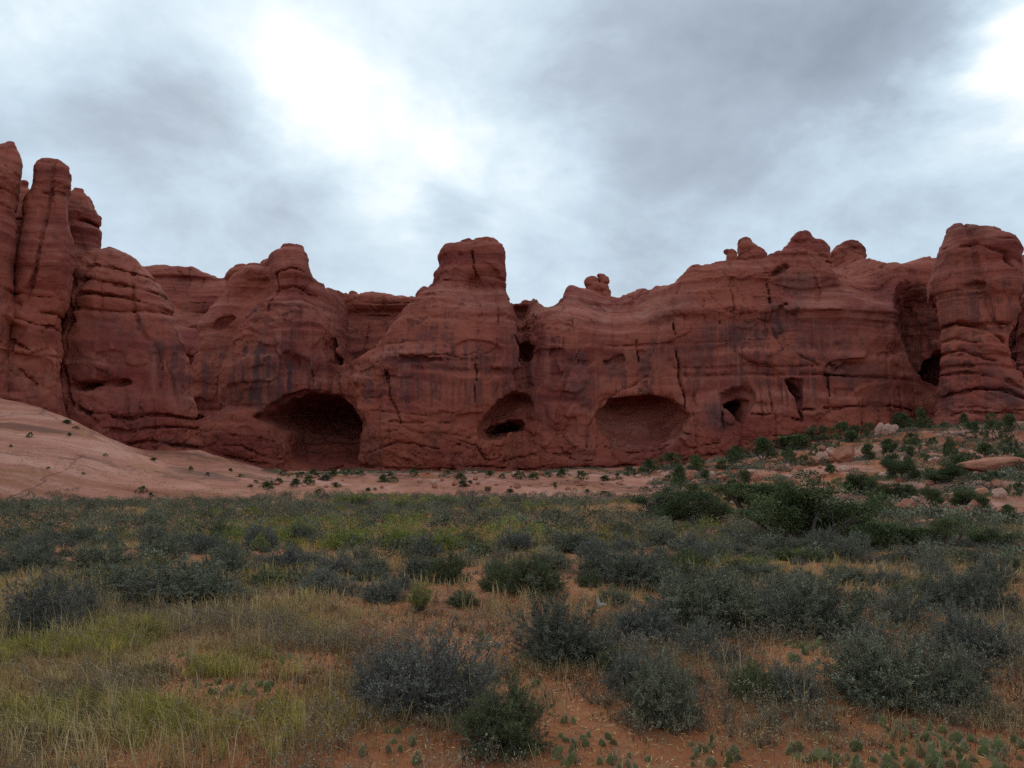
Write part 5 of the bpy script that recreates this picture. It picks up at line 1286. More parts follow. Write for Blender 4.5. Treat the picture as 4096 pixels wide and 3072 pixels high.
HILLJ = [(3170, 1800, 170, 60), (3290, 1770, 150, 60), (3060, 1850, 110, 80), (2980, 1840, 60, 40), (2940, 1875, 70, 60), (2790, 1890, 90, 60), (2680, 1880, 100, 60), (2600, 1900, 80, 50), (2520, 1905, 60, 36), (3210, 1800, 90, 60), (3380, 1760, 100, 70), (3440, 1760, 70, 50),
         (3480, 1840, 60, 60), (3900, 1760, 90, 60), (4000, 1770, 110, 70), (4050, 1730, 60, 60), (3960, 1830, 90, 50), (4060, 1860, 60, 60), (3650, 1780, 60, 40), (3800, 1820, 50, 40), (3740, 1790, 50, 34), (3560, 1800, 60, 36), (3330, 1900, 60, 34), (3140, 1850, 50, 40), (2700, 1945, 70, 40),
         (2890, 1880, 60, 30), (3230, 1870, 60, 40), (4080, 1990, 60, 50), (3950, 2060, 90, 50), (4050, 2090, 80, 60), (3650, 2010, 70, 50), (3900, 1900, 120, 70), (3850, 1890, 70, 60), (3990, 1950, 70, 40), (3710, 1850, 60, 30), (2830, 1930, 60, 36)]
for i, (cx, by, w, h) in enumerate(HILLJ):
    juniper(cx, by, w, h, "small dark juniper scattered on the ledgy hillside under the massive pillar" if cx > 3300 else "small dark juniper near the cliff foot, at the start of the hillside", JUN_SMALL, group="small junipers of the hillside" if cx > 3300 else "small junipers at the start of the hillside", full=True, stretch=1.25)
BASEJ = [(1130, 1905, 40, 24), (1190, 1912, 90, 26), (1250, 1908, 60, 34), (1330, 1905, 60, 26), (1390, 1904, 70, 28), (1110, 1935, 60, 26), (1060, 1960, 70, 36), (1180, 1950, 60, 36), (1230, 1940, 70, 40), (1300, 1925, 80, 24), (1530, 1930, 50, 34), (1570, 1932, 70, 26), (1650, 1910, 44, 40), (1550, 1905, 60, 18),
         (1440, 1905, 60, 20), (1790, 1900, 30, 20), (1840, 1925, 60, 34), (1850, 1948, 50, 30), (1880, 1935, 30, 16), (1960, 1906, 50, 24), (2010, 1916, 40, 20), (2080, 1920, 60, 36), (2130, 1922, 60, 26), (2190, 1910, 40, 22), (2250, 1912, 56, 36), (2330, 1925, 80, 46), (2420, 1925, 60, 24), (2470, 1920, 40, 26), (2220, 1955, 20, 30), (1950, 1970, 40, 20),
         (2040, 1975, 40, 16), (1470, 1965, 30, 14), (1500, 1962, 24, 12), (1270, 1975, 40, 20), (1340, 1950, 50, 20), (2350, 1975, 30, 18), (2420, 1990, 60, 26), (2140, 1905, 40, 16), (1000, 1950, 30, 14), (960, 1910, 40, 16), (920, 1885, 22, 14), (1085, 1940, 26, 22), (1020, 1935, 30, 16)]
for cx, by, w, h in BASEJ:
    lab = "dark evergreen bush in the strip along the cliff foot" if by < 1926 else "dark evergreen bush growing in a hollow of the low pale slickrock"
    juniper(cx, by, w, h, lab, JUN_SMALL, group=lab.replace("bush", "bushes"), full=True, name="evergreen_bush")["category"] = "bush"
for cx, by, w, h, lab in ((115, 1755, 36, 26, "dark bush in a crack low on the pale slickrock dome"), (262, 1695, 44, 18, "dark bush just under the crest of the pale slickrock dome"), (300, 1715, 34, 14, "flat bush below the crest bush on the pale slickrock dome"), (275, 1745, 20, 14, "tiny bush in the slanting crack of the pale slickrock dome"),
                          (610, 1845, 44, 14, "lone low bush where the two swells of pale slickrock meet"), (560, 1985, 50, 34, "dark bush standing above the scrub at the foot of the pale slickrock dome"), (600, 1988, 24, 18, "round bush beside the taller one at the foot of the pale slickrock dome"), (40, 1790, 18, 12, "tiny bush at the picture's edge on the pale slickrock dome"), (420, 1830, 24, 12, "little bush in a seam halfway down the pale slickrock dome"), (330, 1900, 22, 12, "little bush on the bare lower flank of the pale slickrock dome"), (190, 1880, 18, 10, "tiny bush low on the bare flank of the pale slickrock dome"), (760, 1880, 26, 16, "bush on the second, lower swell of pale slickrock"), (830, 1905, 30, 18, "bush at the outer end of the lower swell of pale slickrock")):
    juniper(cx, by, w, h, lab, JUN_SMALL, full=True, name="evergreen_bush", group="bushes on the pale slickrock")["category"] = "bush"

rj = random.Random(91); nj = 0
while nj < 32:
    y = math.sqrt(rj.uniform(36 ** 2, 120 ** 2)); x = rj.uniform(.2, .66) * y
    if y < interp(2048 + F * x / y, U_FOOT, Y_FOOT) + 3 or not try_spot(x, y, 1.6, .7): continue
    z = ground(x, y); px, py = project(x, y, z); w = rj.uniform(1.2, 2.6); q = F / y
    juniper(px, py, w * q, w * rj.uniform(.6, 1.0) * q, "dark juniper bush among the ledges and scrub of the hillside", JUN_SMALL, group="juniper bushes among the hillside ledges", full=True); nj += 1
# --- low scrub on the hillside: too many and too small to count
hs = []
while len(hs) < 1900:
    y = random.uniform(30, 122); x = random.uniform(.16, .68) * y
    u = 2048 + F * x / y
    if y < interp(u, U_FOOT, Y_FOOT) + .5: continue
    if float(n2(np.array([x / 6]), np.array([y / 8]), 81.5)[0]) < -.12 + random.uniform(-.2, .2): continue
    w = random.uniform(.4, 1.5)
    hs.append((x, y, ground(x, y) - .04, w, random.uniform(.5, .9)))
while len(hs) < 2500:
    y = random.uniform(108, 136); x = random.uniform(-.30, .30) * y
    if float(n2(np.array([x / 5]), np.array([y / 5]), 83.5)[0]) < .1 + random.uniform(-.15, .15): continue
    hs.append((x, y, ground(x, y) - .04, random.uniform(.4, 1.3), random.uniform(.5, .9)))
stuff_shrubs("hillside_scrub", hs, M['grey_leaf'], 331, n=130, ll=.15, lw=.07)

# --- leafless dead bush
def dead_bush(cx, by, w, h, label):
    p = hit(cx * S2, by * S2); q = p.y / F * S2
    rs = random.Random(5); VV, FF = [], []; off = 0
    me_list = []
    def grow(p0, d, L, rad, dep, acc):
        path = [p0]; rads = [rad]; x = p0.copy(); dd = d.copy()
        for i in range(5):
            dd = (dd + Vector((rs.gauss(0, .16), rs.gauss(0, .16), rs.gauss(0, .12)))).normalized(); x = x + dd * L / 5
            path.append(x.copy()); rads.append(rad * (1 - .75 * (i + 1) / 5))
        V, Q = tube(path, rads, 5); n = sum(len(a[0]) for a in acc); acc.append((V, Q + n))
        if dep < 3:
            for _ in range(rs.randint(2, 4)):
                k = rs.randint(2, 5); t = (path[k] - path[k - 1]).normalized()
                grow(path[k], (t + Vector((rs.gauss(0, .5), rs.gauss(0, .5), rs.uniform(-.1, .4)))).normalized(), L * rs.uniform(.45, .7), rads[k] * .75, dep + 1, acc)
    e = empty("dead_bush", p); tag(e, label, "dead bush")
    H = h * q; W = w * q
    for a, le in ((-.1, .55), (.5, .3), (2.6, .55), (3.4, .8), (1.5, .4), (4.8, .5)):
        acc = []
        grow(Vector((0, 0, -.03)), Vector((math.cos(a) * le, math.sin(a) * le * .7, .9)).normalized(), H * .72, .045 * H / 1.2, 0, acc)
        obj("branch", mesh_np("branch", np.concatenate([a_[0] for a_ in acc]), [np.concatenate([a_[1] for a_ in acc])], [M['bark']]), e)
dead_bush(1018, 1112, 90, 66, "leafless dead bush with dark forked branches, standing in front of the central cliff")

# --- weathered white wood on the sand
def white_wood():
    p = hit(2405, 2430)
    V1, Q1 = tube([(-.07, 0, -.03), (-.05, .0, .08), (-.075, .01, .17), (-.06, .01, .26)], [.05, .042, .034, .012], 8)
    V2, Q2 = tube([(-.05, 0, .03), (.03, .01, .07), (.09, 0, .06), (.13, -.01, .05)], [.05, .046, .04, .018], 8)
    V = np.concatenate([V1, V2]); V = V + .012 * np.stack([n3(V[:, 0] * 20, V[:, 1] * 20, V[:, 2] * 20)] * 3, -1)
    o = obj("bleached_stump", mesh_np("bleached_stump", V * np.array([.55, .55, .5]), [Q1, Q2 + len(V1)], [M['white_wood']]), loc=p)
    tag(o, "small broken stump of bleached white wood on the sand between shrubs", "wood")
white_wood()

# --- prickly pears
def pad_meshes(seed):
    r = np.random.default_rng(seed)
    nu, nv = 20, 11
    V = []
    for i in range(nv + 1):
        t = i / nv; zz = t
        hw = .5 * (math.sin(math.pi * min(1, max(0, .04 + .96 * t)) ** .82)) ** .72 if 0 < t < 1 else (.06 if t == 0 else .012)
        th = .085 * (math.sin(math.pi * min(.98, .06 + .92 * t))) ** .6
        for k in range(nu):
            a = 6.283 * k / nu
            ca, sa = math.cos(a), math.sin(a)
            V.append((hw * .86 * np.sign(ca) * abs(ca) ** .9, th * np.sign(sa) * abs(sa) ** .9, zz))
    V = np.array(V); V += .012 * np.stack([n3(V[:, 0] * 4 + seed, V[:, 1] * 4, V[:, 2] * 4)] * 3, -1)
    idx = np.arange((nv + 1) * nu).reshape(nv + 1, nu)
    Q = np.stack([idx[:-1], np.roll(idx[:-1], -1, 1), np.roll(idx[1:], -1, 1), idx[1:]], -1).reshape(-1, 4)
    cap = idx[-1][None, :]
    pad = mesh_np("pad", V, [Q, cap], [M['pad']])
    # areoles in a slanting grid, a few spines from each, more along the rim
    P, D = [], []
    for side in (-1, 1):
        for zz in np.linspace(.18, .97, 8):
            for xx in np.linspace(-.42, .42, 6):
                hw = .43 * (math.sin(math.pi * (.04 + .96 * zz) ** .82)) ** .72
                if abs(xx) > hw * .97: continue
                y = side * .085 * (1 - (xx / hw) ** 2) ** .5 * (math.sin(math.pi * min(.98, .06 + .92 * zz))) ** .6
                for _ in range(4):
                    P.append((xx + r.normal(0, .006), y, zz)); D.append((xx * 1.2 + r.normal(0, .55), side * 1.0, (zz - .55) * 1.2 + r.normal(0, .55)))
    for a in np.linspace(-1.9, 1.9, 26):
        for _ in range(3):
            P.append((math.sin(a) * .42, r.normal(0, .012), .55 + math.cos(a) * .44)); D.append((math.sin(a) + r.normal(0, .4), r.normal(0, .6), math.cos(a) + r.normal(0, .4)))
    P = np.array(P); D = unit(np.array(D)); L = r.uniform(.10, .32, len(P))
    S = np.stack([P, P + D * L[:, None]], 1)
    Vs, Qs = sticks(S, np.tile(np.array([[.006, .0015]]), (len(P), 1)), r)
    return pad, mesh_np("spines", Vs, [Qs], [M['spine']])
PADS = [pad_meshes(k) for k in (401, 402, 403)]
PEARS = []
def prickly_pear(px, py, npads, size, spread, label, group="prickly pears", full=False):
    npads = int(npads * 1.5 + .5) if npads > 3 else npads; spread *= 1.15
    k = 1 if full else S2
    p = hit(px * k, py * k); p.z = ground(p.x, p.y)
    e = empty("prickly_pear", p); tag(e, label, "cactus", group); PEARS.append((p.x, p.y, spread + .05))
    placed = []
    for i in range(npads):
        pm, sm = PADS[random.randrange(3)]
        s = size * .62 * random.uniform(.6, 1.2)
        if placed and random.random() < .16 and spread > 0:
            b, bs, be = random.choice(placed)
            mat = be.to_matrix()
            loc = b + mat @ Vector((random.uniform(-.32, .32), 0, .86)) * bs
            rot = Euler((be.x + random.uniform(-.5, .5), be.y + random.uniform(-.5, .5), be.z + random.uniform(-.8, .8)))
            s *= .85
        else:
            a = random.uniform(0, 6.28); rr = spread * math.sqrt(random.random())
            loc = Vector((rr * math.cos(a), rr * math.sin(a) * .8, 0)); loc.z = ground(p.x + loc.x, p.y + loc.y) - p.z - .012
            rot = Euler((random.uniform(-.7, .4), random.uniform(-.5, .5), random.uniform(-1.2, 1.2)))
        placed.append((loc, s, rot))
        o = obj("pad", pm, e, loc); o.scale = (s, s, s * random.uniform(.95, 1.15)); o.rotation_euler = rot
        obj("spines", sm, o)
    return e
CACT = [(792, 1632, 2, .105, .04, "lone pair of cactus pads at the outer end of the bottom row on red sand"), (853, 1612, 4, .11, .10, "cactus pads standing just behind the lone pair on red sand"), (915, 1648, 3, .115, .06, "upright cactus pads next to the round olive bottom shrub"), (850, 1585, 2, .085, .05, "small cactus pads under the sprawling twiggy shrub"),
        (1225, 1560, 3, .10, .05, "upright cactus pads at the top of the group beside the round olive shrub"), (1262, 1600, 6, .095, .16, "cluster of cactus pads in the middle of the sand beside the round olive shrub"), (1240, 1635, 7, .09, .20, "cactus pads along the bottom edge beside the round olive shrub"),
        (1310, 1612, 3, .09, .08, "few cactus pads off the side of the middle sand cluster"), (1540, 1640, 7, .095, .16, "cactus clump at the bottom edge under the tall silvery footed shrub"), (1510, 1615, 4, .09, .10, "small cactus clump at the foot of the tall silvery footed shrub"),
        (1600, 1630, 3, .09, .06, "two or three cactus pads left standing alone on the bottom sand"), (1740, 1635, 7, .11, .14, "cactus clump with tall pads on the bottom sand"), (1790, 1650, 6, .105, .16, "cactus clump whose pads lean together on the bottom sand"), (1850, 1625, 2, .12, .05, "single large round cactus pad on the open bottom sand"),
        (1930, 1575, 8, .095, .20, "spiny cactus clump tucked under the largest dark shrub"), (1985, 1590, 8, .095, .20, "very spiny whitish cactus clump in front of the largest dark shrub"), (1900, 1520, 6, .09, .16, "cactus clump between the low blue grey shrub and the largest dark one"),
        (2010, 1640, 14, .10, .30, "dense cactus mat at the bottom corner, its inner end"), (2090, 1635, 16, .10, .32, "dense cactus mat at the bottom corner, its middle"), (2170, 1630, 14, .10, .30, "dense cactus mat at the bottom corner, touching the picture's edge"), (1960, 1655, 8, .10, .2, "loose cactus pads along the bottom edge before the dense mat"),
        (1760, 1425, 12, .115, .30, "prickly pear clump on open sand in front of the broad dark shrub"), (1800, 1405, 6, .11, .2, "cactus pads at the back of the open sand clump"), (1715, 1400, 5, .10, .16, "cactus pads at the near side of the open sand clump, by dry grass"), (1780, 1450, 4, .11, .14, "cactus pads at the front of the open sand clump"),
        (505, 1500, 6, .10, .16, "cactus pads in the yellow grass"), (550, 1490, 6, .10, .16, "darker cactus pads at the end of the yellow grass"), (440, 1480, 5, .09, .16, "half hidden cactus pads deep in the yellow grass"), (420, 1420, 4, .09, .14, "cactus pads behind the yellow grass clump"),
        (1010, 1385, 7, .10, .24, "low green cactus clump in dry grass behind the sprawling twiggy shrub"), (1040, 1400, 5, .10, .2, "low green cactus pads beside the dense dark domed shrub"), (640, 1430, 4, .09, .2, "green pads among red litter"), (1150, 1480, 3, .10, .08, "few cactus pads at the foot of the dense dark domed shrub"), (1370, 1655, 5, .09, .14, "cactus pads at the bottom edge before the sandy gap")]
for a in CACT: prickly_pear(*a)

# --- boulders
def boulder(px, py, w, h, label, mat='boulder', seed=0, name="boulder", group="boulders of the hillside", deep=.7, rot=0.0, cuts=7):
    p = hit(px, py); q = p.y / F
    bm = bmesh.new(); bmesh.ops.create_icosphere(bm, subdivisions=5, radius=1.0)
    V = np.array([v.co[:] for v in bm.verts]); Fc = np.array([[v.index for v in f.verts] for f in bm.faces]); bm.free()
    r = np.random.default_rng(900 + seed)
    for _ in range(cuts):
        n = unit(r.normal(size=3)); dcut = r.uniform(.62, .88)
        s = V @ n; V = V - np.outer(np.maximum(s - dcut, 0) * .92, n)
    nn = unit(V)
    V = V + nn * (.09 * n3(V[:, 0] * 2 + seed, V[:, 1] * 2, V[:, 2] * 2) + .035 * n3(V[:, 0] * 6 + seed, V[:, 1] * 6, V[:, 2] * 6) + .015 * n3(V[:, 0] * 15, V[:, 1] * 15, V[:, 2] * 15))[:, None]
    W, H = w * q, h * q
    V = V / np.array([np.ptp(V[:, 0]), np.ptp(V[:, 1]), np.ptp(V[:, 2])]) * np.array([W, W * deep, H * 1.25])
    c, s_ = math.cos(rot), math.sin(rot)
    V = V @ np.array([[c, 0, -s_], [0, 1, 0], [s_, 0, c]])
    V[:, 2] -= V[:, 2].min() + H * .22
    me = mesh_np(name, V, [Fc], [M[mat]]); me["w"] = float(W)
    o = obj(name, me, loc=(p.x, p.y + W * deep * .3, ground(p.x, p.y + W * deep * .3)))
    return tag(o, label, "boulder", group)
BLD = [(3387, 1853, 98, 62, "largest red boulder, blocky, on the hillside slabs", 'boulder', 0), (3258, 1865, 42, 38, "rounded red boulder in front of the pale leaning block", 'boulder', .1), (3285, 1852, 40, 40, "paler block leaning behind the rounded red boulder", 'pale_boulder', .35), (3320, 1858, 50, 18, "low red rubble block between the rounded and the largest boulders", 'boulder', 0),
       (3070, 1880, 22, 26, "small upright pointed boulder on the pale slab", 'boulder', .3), (3110, 1885, 30, 14, "small flat stone beside the upright pointed boulder", 'boulder', .1), (3340, 1835, 70, 34, "pale slab tilted behind the largest red boulder", 'pale_boulder', .3),
       (3520, 1740, 34, 50, "tall pale leaning slab at the cliff foot, outer one of three", 'pale_boulder', .45), (3550, 1740, 34, 44, "pale leaning slab at the cliff foot, middle one of three", 'pale_boulder', .5), (3578, 1742, 36, 40, "pinkish leaning slab at the cliff foot, nearest the dark juniper", 'pale_boulder', .55),
       (2480, 1940, 30, 12, "flat red stone in the soil strip beyond the low slickrock", 'boulder', 0), (2270, 1960, 24, 12, "small red stone at the edge of the low slickrock", 'boulder', 0), (2330, 1945, 40, 14, "low red stone beside the cliff foot bushes", 'boulder', 0), (2620, 1870, 24, 20, "small red block at the start of the hillside", 'boulder', .2),
       (2550, 1895, 34, 16, "low red block below the cliff foot, nearest the low slickrock", 'boulder', .0), (3200, 1880, 26, 14, "small stone between the rounded boulder and the upright pointed one", 'boulder', 0)]
for i, (px, py, w, h, lab, mt, rt) in enumerate(BLD): boulder(px, py, w, h, lab, mt, i, rot=rt)
def rubble(n):
    protos = []
    for k in range(4):
        o = boulder(2300 + 5 * k, 1935, 26, 18, "", 'boulder' if k < 3 else 'pale_boulder', 70 + k, name="rubble_block", group=None, deep=.9); protos.append(o)
    rr = random.Random(77); k = 0; used = set(); tries = 0
    while k < n and tries < 4000:
        tries += 1
        if rr.random() < .5: px, py = rr.uniform(1050, 2900), rr.uniform(1888, 1955); w = rr.uniform(.25, 1.1) * rr.uniform(.5, 1)
        else: px, py = rr.uniform(2700, 4090), rr.uniform(1740, 2080); w = rr.uniform(.3, 1.3)
        if px > 2700 and py < np.interp(px, [2700, 3000, 3500, 4096], [1880, 1830, 1750, 1710]): continue
        p = hit(px, py)
        if p.y > 139 or p.y < 26: continue
        w *= min(1, .35 + p.y / 110); i = rr.randrange(4); src = protos[i]
        o = src if i not in used else src.copy()
        if i in used: C.objects.link(o)
        used.add(i)
        s0 = w / src.data["w"]; o.scale = (s0, s0, s0 * rr.uniform(.7, 1.2)); o.location = (p.x, p.y, ground(p.x, p.y) - .05 * w); o.rotation_euler = (0, 0, rr.uniform(0, 6.28))
        lab = "small red rubble block lying along the foot of the central cliff" if px < 2700 else "small red or pinkish rubble block lying on the ledgy hillside"
        tag(o, lab, "boulder", lab.replace("block", "blocks")); k += 1
LEDGE = [(4000, 1900, 330, 60, "long thick reddish ledge slab across the hillside near the picture's edge", 'boulder'), (3780, 2105, 220, 26, "thin orange ledge slab at the foot of the hillside", 'boulder'), (4060, 2070, 240, 36, "layered orange ledge low on the hillside at the picture's edge", 'boulder'), (3520, 2020, 180, 26, "orange ledge strip behind the largest spreading juniper", 'boulder')]
for i, (px, py, w, h, lab, mt) in enumerate(LEDGE): boulder(px, py, w, h, lab, mt, 40 + i, name="ledge_slab", group="ledge slabs of the hillside", deep=.35, cuts=10)

rubble(190)
# ------------------------------------------------------------------ grasses (stuff)
def blades(name, pts, mat, seed, kind="stuff"):
    """pts rows: x, y, z, height, lean, width, tint"""
    r = np.random.default_rng(seed); A = np.asarray(pts, float); n = len(A)
    a = r.uniform(0, 6.283, n); d = np.stack([np.cos(a), np.sin(a), 0 * a], -1)
    s = np.stack([-np.sin(a), np.cos(a), 0 * a], -1); b = r.uniform(0, 6.283, n); s = s * np.cos(b)[:, None] * .6 + np.stack([np.cos(b), np.sin(b), 0 * b], -1) * .6
    P = A[:, :3]; H = A[:, 3]; ln = A[:, 4]; w = A[:, 5]
    P1 = P + np.stack([0 * H, 0 * H, H * .55], -1) + d * (H * ln * .3)[:, None]
    P2 = P + np.stack([0 * H, 0 * H, H * (1 - .3 * ln)], -1) + d * (H * ln)[:, None]
    V = np.stack([P - s * w[:, None] / 2, P + s * w[:, None] / 2, P1 + s * w[:, None] * .4, P1 - s * w[:, None] * .4, P2], 1).reshape(-1, 3)
    i = np.arange(n) * 5
    me = mesh_np(name, V, [np.stack([i, i + 1, i + 2, i + 3], -1), np.stack([i + 3, i + 2, i + 4], -1)], [mat], smooth=False)
    t = np.clip(A[:, 6], 0, 1); tint_attr(me, np.concatenate([t, t]))
    return me
def near_cactus(X, Y):
    m = np.zeros(len(X))
    for x, y, q in PEARS: m = np.maximum(m, sstep(q + .28, q, np.hypot(X - x, Y + .12 - y)))
    return m
def clumps(n, ymin, ymax, accept, nb, hgt, wd, seed, crad=.06):
    r = np.random.default_rng(seed); out = []
    Y = np.sqrt(r.uniform(ymin ** 2, ymax ** 2, n * 6)); X = r.uniform(-.68, .68, n * 6) * Y
    Z = terrain(X, Y)
    zc = Y * CP + (Z - EYE) * SP; yc = -Y * SP + (Z - EYE) * CP
    px = 2048 + F * X / zc; py = 1536 - F * yc / zc
    keep = r.random(n * 6) < accept(px, py, X, Y) * ((1 - .85 * near_cactus(X, Y)) if ymin < 5 else 1)
    X, Y, Z = X[keep][:n], Y[keep][:n], Z[keep][:n]
    m = len(X); k = nb
    hh = hgt * r.uniform(.45, 1.5, m); tt = .5 + r.normal(0, .2, m) + .25 * n2(X / .6, Y / .6, 90.5)
    a = r.uniform(0, 6.283, (m, k)); rr = crad * np.sqrt(r.random((m, k)))
    return np.stack([(X[:, None] + rr * np.cos(a)).ravel(), (Y[:, None] + rr * np.sin(a)).ravel(), np.repeat(Z, k) - .005, (hh[:, None] * r.uniform(.5, 1.15, (m, k))).ravel(),
                     r.uniform(.1, 1.0, m * k), wd * r.uniform(.6, 1.4, m * k), (tt[:, None] + r.normal(0, .18, (m, k))).ravel()], -1)
def acc_green(px, py, X, Y):
    a = sstep(1500, 700, px) * sstep(2380, 2560, py) * sstep(-.15, .25, n2(X / 1.0, Y / .8, 91.5))
    b = .35 * sstep(0.05, .5, n2(X / 4, Y / 3, 92.5)) * sstep(2500, 2300, py) * sstep(1980, 2050, py)
    return np.clip(a + b, 0, 1)
def acc_dry(px, py, X, Y):
    a = sstep(2300, 1500, px) * sstep(2300, 2450, py) * (.05 + .95 * sstep(-.08, .28, n2(X / 1.0, Y / .8, 93.5)))
    b = .45 * sstep(2300, 2420, py) * sstep(-.2, .35, n2(X / .9, Y / .9, 94.5))
    c = .5 * sstep(.0, .5, n2(X / 3.2, Y / 2.6, 95.5)) * sstep(2420, 2300, py)
    return np.clip(a + b + c, 0, 1)
def acc_far(px, py, X, Y):
    return np.clip(.25 + .75 * sstep(-.3, .2, n2(X / 3.2, Y / 5, 95.5)), 0, 1)
def acc_red(px, py, X, Y):
    return np.clip(.75 * sstep(-.05, .3, n2(X / 1.3 + 8, Y / 1.3, 98.5)) * sstep(2400, 2500, py) + .30 * (py > 2400), 0, 1)
def acc_tall(px, py, X, Y):
    return np.clip(.8 * sstep(1500, 900, px) * sstep(2380, 2500, py) * sstep(-.1, .4, n2(X / .7 + 3, Y / .7, 99.5)) + .05, 0, 1)
g1 = clumps(2300, 4.0, 10.5, acc_green, 24, .15, .0050, 501, .06)
g2 = np.concatenate([clumps(2600, 10, 30, acc_green, 16, .26, .012, 502, .14), clumps(900, 28, 72, acc_green, 10, .20, .03, 508, .35)])
tag(obj("green_grass", blades("green_grass", np.concatenate([g1, g2]), M['green_grass'], 511)), kind="stuff")
d1 = clumps(6500, 3.9, 10.5, acc_dry, 20, .09, .0042, 503, .08)
d2 = clumps(5200, 10, 32, acc_dry, 16, .20, .012, 504, .16)
d3 = clumps(7500, 26, 74, acc_far, 11, .22, .026, 505, .32)
d4 = clumps(1700, 4.0, 11, acc_tall, 9, .32, .0046, 506, .05)
tag(obj("dry_grass", blades("dry_grass", np.concatenate([d1, d2, d3, d4]), M['dry_grass'], 512)), kind="stuff")
r1 = clumps(8500, 3.9, 13, acc_red, 16, .05, .0060, 507, .10)
tag(obj("withered_groundcover", blades("withered_groundcover", r1, M['red_litter'], 513)), kind="stuff")
# low litter of seed heads on thin dead stalks
def seed_stalks(n, seed):
    r = np.random.default_rng(seed)
    Y = np.sqrt(r.uniform(4.2 ** 2, 9.5 ** 2, n * 5)); X = r.uniform(-.66, .66, n * 5) * Y
    k = r.random(n * 5) < (.10 + .90 * sstep(.0, .45, n2(X / .9 + 4, Y / .9, 97.5))) * (1 - .9 * near_cactus(X, Y)); X, Y = X[k][:n], Y[k][:n]; Z = terrain(X, Y); m = len(X)
    H = r.uniform(.05, .2, m); d = unit(np.stack([r.normal(0, .35, m), r.normal(0, .35, m), np.ones(m)], -1))
    base = np.stack([X, Y, Z], -1); tip = base + d * H[:, None]
    V1, Q1 = sticks(np.stack([base, tip], 1), np.full((m, 2), .0012), r)
    hd = np.repeat(tip, 5, 0) + r.normal(0, .008, (m * 5, 3)); D = unit(r.normal(size=hd.shape) + np.array([0, 0, .6]))
    V2, Q2 = leaves(hd, D, r.uniform(.010, .020, m * 5), r.uniform(.006, .011, m * 5), r)
    me = mesh_np("seed_stalks", np.concatenate([V1, V2]), [Q1, Q2 + len(V1)], [M['weed']], smooth=False)
    tint_attr(me, np.concatenate([np.full(len(Q1), .2), r.uniform(.3, 1, len(Q2))]))
    tag(obj("dry_weeds", me), kind="stuff")
seed_stalks(6500, 521)
def weeds(n, seed):
    r = np.random.default_rng(seed); VS, QS, VL, QL, off, offl = [], [], [], [], 0, 0
    Y = np.sqrt(r.uniform(4.2 ** 2, 15 ** 2, n * 4)); X = r.uniform(-.66, .66, n * 4) * Y
    k = r.random(n * 4) < (.08 + .92 * sstep(.0, .4, n2(X / 1.4 + 14, Y / 1.2, 89.5))) * (1 - .93 * near_cactus(X, Y)); X, Y = X[k][:n], Y[k][:n]; Z = terrain(X, Y); m = len(X); ns = 16
    w = r.uniform(.06, .17, m); az = r.uniform(0, 6.283, (m, ns)); el = r.uniform(.3, 1.5, (m, ns))
    d = np.stack([np.cos(az) * np.cos(el), np.sin(az) * np.cos(el), np.sin(el)], -1)
    b = np.stack([X, Y, Z], -1)[:, None] + 0 * d; e = b + d * (w[:, None] * r.uniform(.5, 1.2, (m, ns)))[..., None]
    P = np.stack([b, (b + e) / 2 + r.normal(0, .006, b.shape), e], 2).reshape(-1, 3, 3)
    V1, Q1 = sticks(P, np.full((len(P), 3), .0013), r)
    t = r.uniform(.35, 1.05, (len(P), 4)); hp = P[:, 0][:, None] + (P[:, 2] - P[:, 0])[:, None] * t[..., None] + r.normal(0, .006, (len(P), 4, 3)); hp = hp.reshape(-1, 3)
    V2, Q2 = leaves(hp, unit(r.normal(size=hp.shape)), r.uniform(.008, .02, len(hp)), r.uniform(.004, .009, len(hp)), r)
    me = mesh_np("weeds", np.concatenate([V1, V2]), [Q1, Q2 + len(V1)], [M['weed']], smooth=False)
    tint_attr(me, np.concatenate([np.full(len(Q1), .15), np.repeat(np.clip(.5 + r.normal(0, .3, m), 0, 1), ns * 4)]))
    tag(obj("straggling_weeds", me), kind="stuff")
weeds(2600, 523)
def litter(n, seed):
    r = np.random.default_rng(seed)
    Y = np.sqrt(r.uniform(3.8 ** 2, 13 ** 2, n)); X = r.uniform(-.68, .68, n) * Y; Z = terrain(X, Y) + .004
    D = unit(np.stack([r.normal(size=n), r.normal(size=n), np.abs(r.normal(0, .35, n))], -1))
    V, Q = leaves(np.stack([X, Y, Z], -1), D, r.uniform(.01, .06, n), r.uniform(.002, .008, n), r)
    me = mesh_np("plant_litter", V, [Q], [M['dry_grass']], smooth=False); tint_attr(me, r.uniform(0, .8, n) ** 1.3)
    tag(obj("plant_litter", me), kind="stuff")
litter(60000, 531)

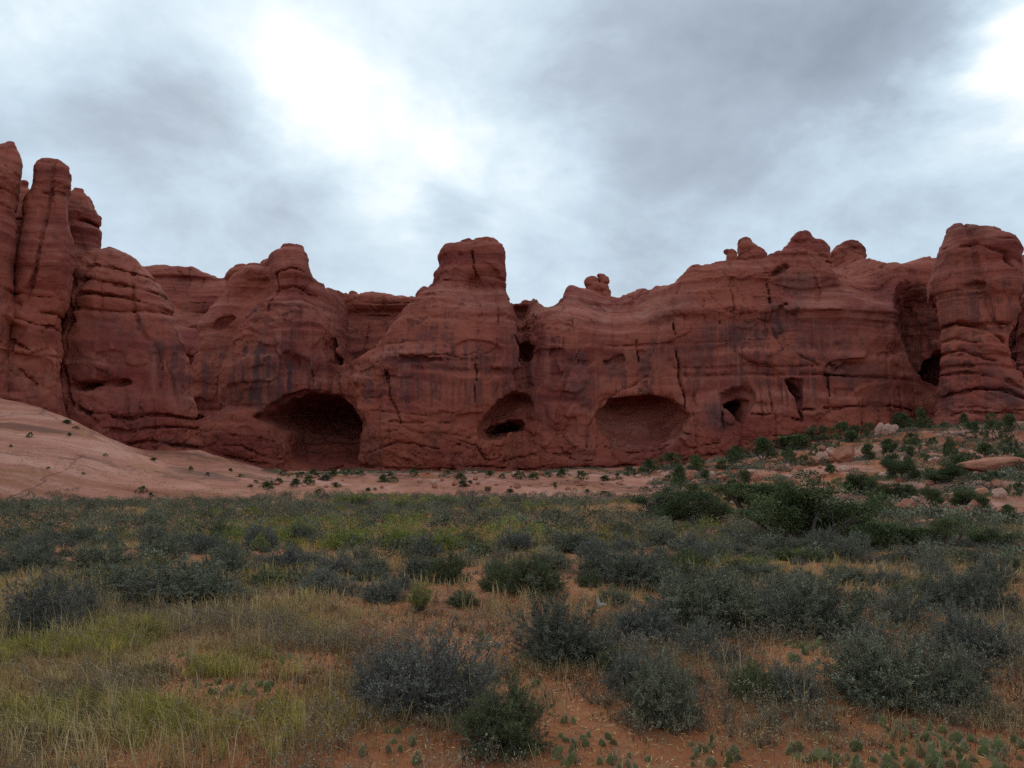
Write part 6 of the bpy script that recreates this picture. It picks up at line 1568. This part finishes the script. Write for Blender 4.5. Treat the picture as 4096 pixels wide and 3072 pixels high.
# --- grass tufts tall enough to be picked out one by one
def tuft_mesh(seed, n=90, lean=.6, dry=True):
    r = np.random.default_rng(seed)
    a = r.uniform(0, 6.283, n); rr = .09 * np.sqrt(r.random(n))
    pts = np.stack([rr * np.cos(a), rr * np.sin(a), 0 * a, r.uniform(.45, 1.0, n), r.uniform(.05, lean, n), r.uniform(.012, .02, n), np.clip(.55 + r.normal(0, .2, n), 0, 1)], -1)
    return blades("grass_tuft", pts, M['dry_grass' if dry else 'green_grass'], seed)
TUFT = {True: [tuft_mesh(541), tuft_mesh(542, 60, .9)], False: [tuft_mesh(543, 110, .7, False), tuft_mesh(544, 80, .5, False)]}
TU = [(1390, 1280, 30, 40, True, "golden dry grass clump on bare sand by the big full shrub"), (640, 1590, 60, 100, False, "pale arching green grass tuft beside cactus pads in the yellow grass"), (415, 1450, 50, 100, True, "tall straw coloured grass tuft rising above the yellow grass"), (1200, 1400, 40, 90, True, "thin dry grass stalks against the dense dark domed shrub"),
      (1950, 1350, 34, 70, True, "tall dry weed stalk with bare branches between shrubs"), (650, 1470, 40, 70, True, "whitish dry grass tuft on the red litter"), (310, 1370, 90, 60, False, "bright yellow green grass tuft below the large dark shrub"), (240, 1560, 60, 150, True, "tall straw coloured grass tuft standing near the bottom corner"),
      (250, 1420, 80, 60, False, "olive grass tuft in front of the blue grey shrubs"), (110, 1600, 90, 80, False, "broad green grass tuft at the grassy bottom corner"), (480, 1640, 70, 60, False, "short green grass tuft along the bottom edge"), (590, 1640, 70, 70, False, "dull green grass tuft at the bottom edge where grass meets sand"), (560, 1300, 60, 40, False, "yellow green grass tuft below the dark grey shrub")]
for cx, by, w, h, dry, lab in TU:
    p = hit(cx * S2, by * S2); q = p.y / F * S2
    v = random.choice(TUFT[dry])
    o = obj("grass_tuft", v, loc=p); o.scale = (w * q * .9, w * q * .9, h * q); o.rotation_euler = (0, 0, random.uniform(0, 6.28))
    tag(o, lab, "grass tuft", "tall grass tufts")
print("scene built", len(bpy.data.objects))
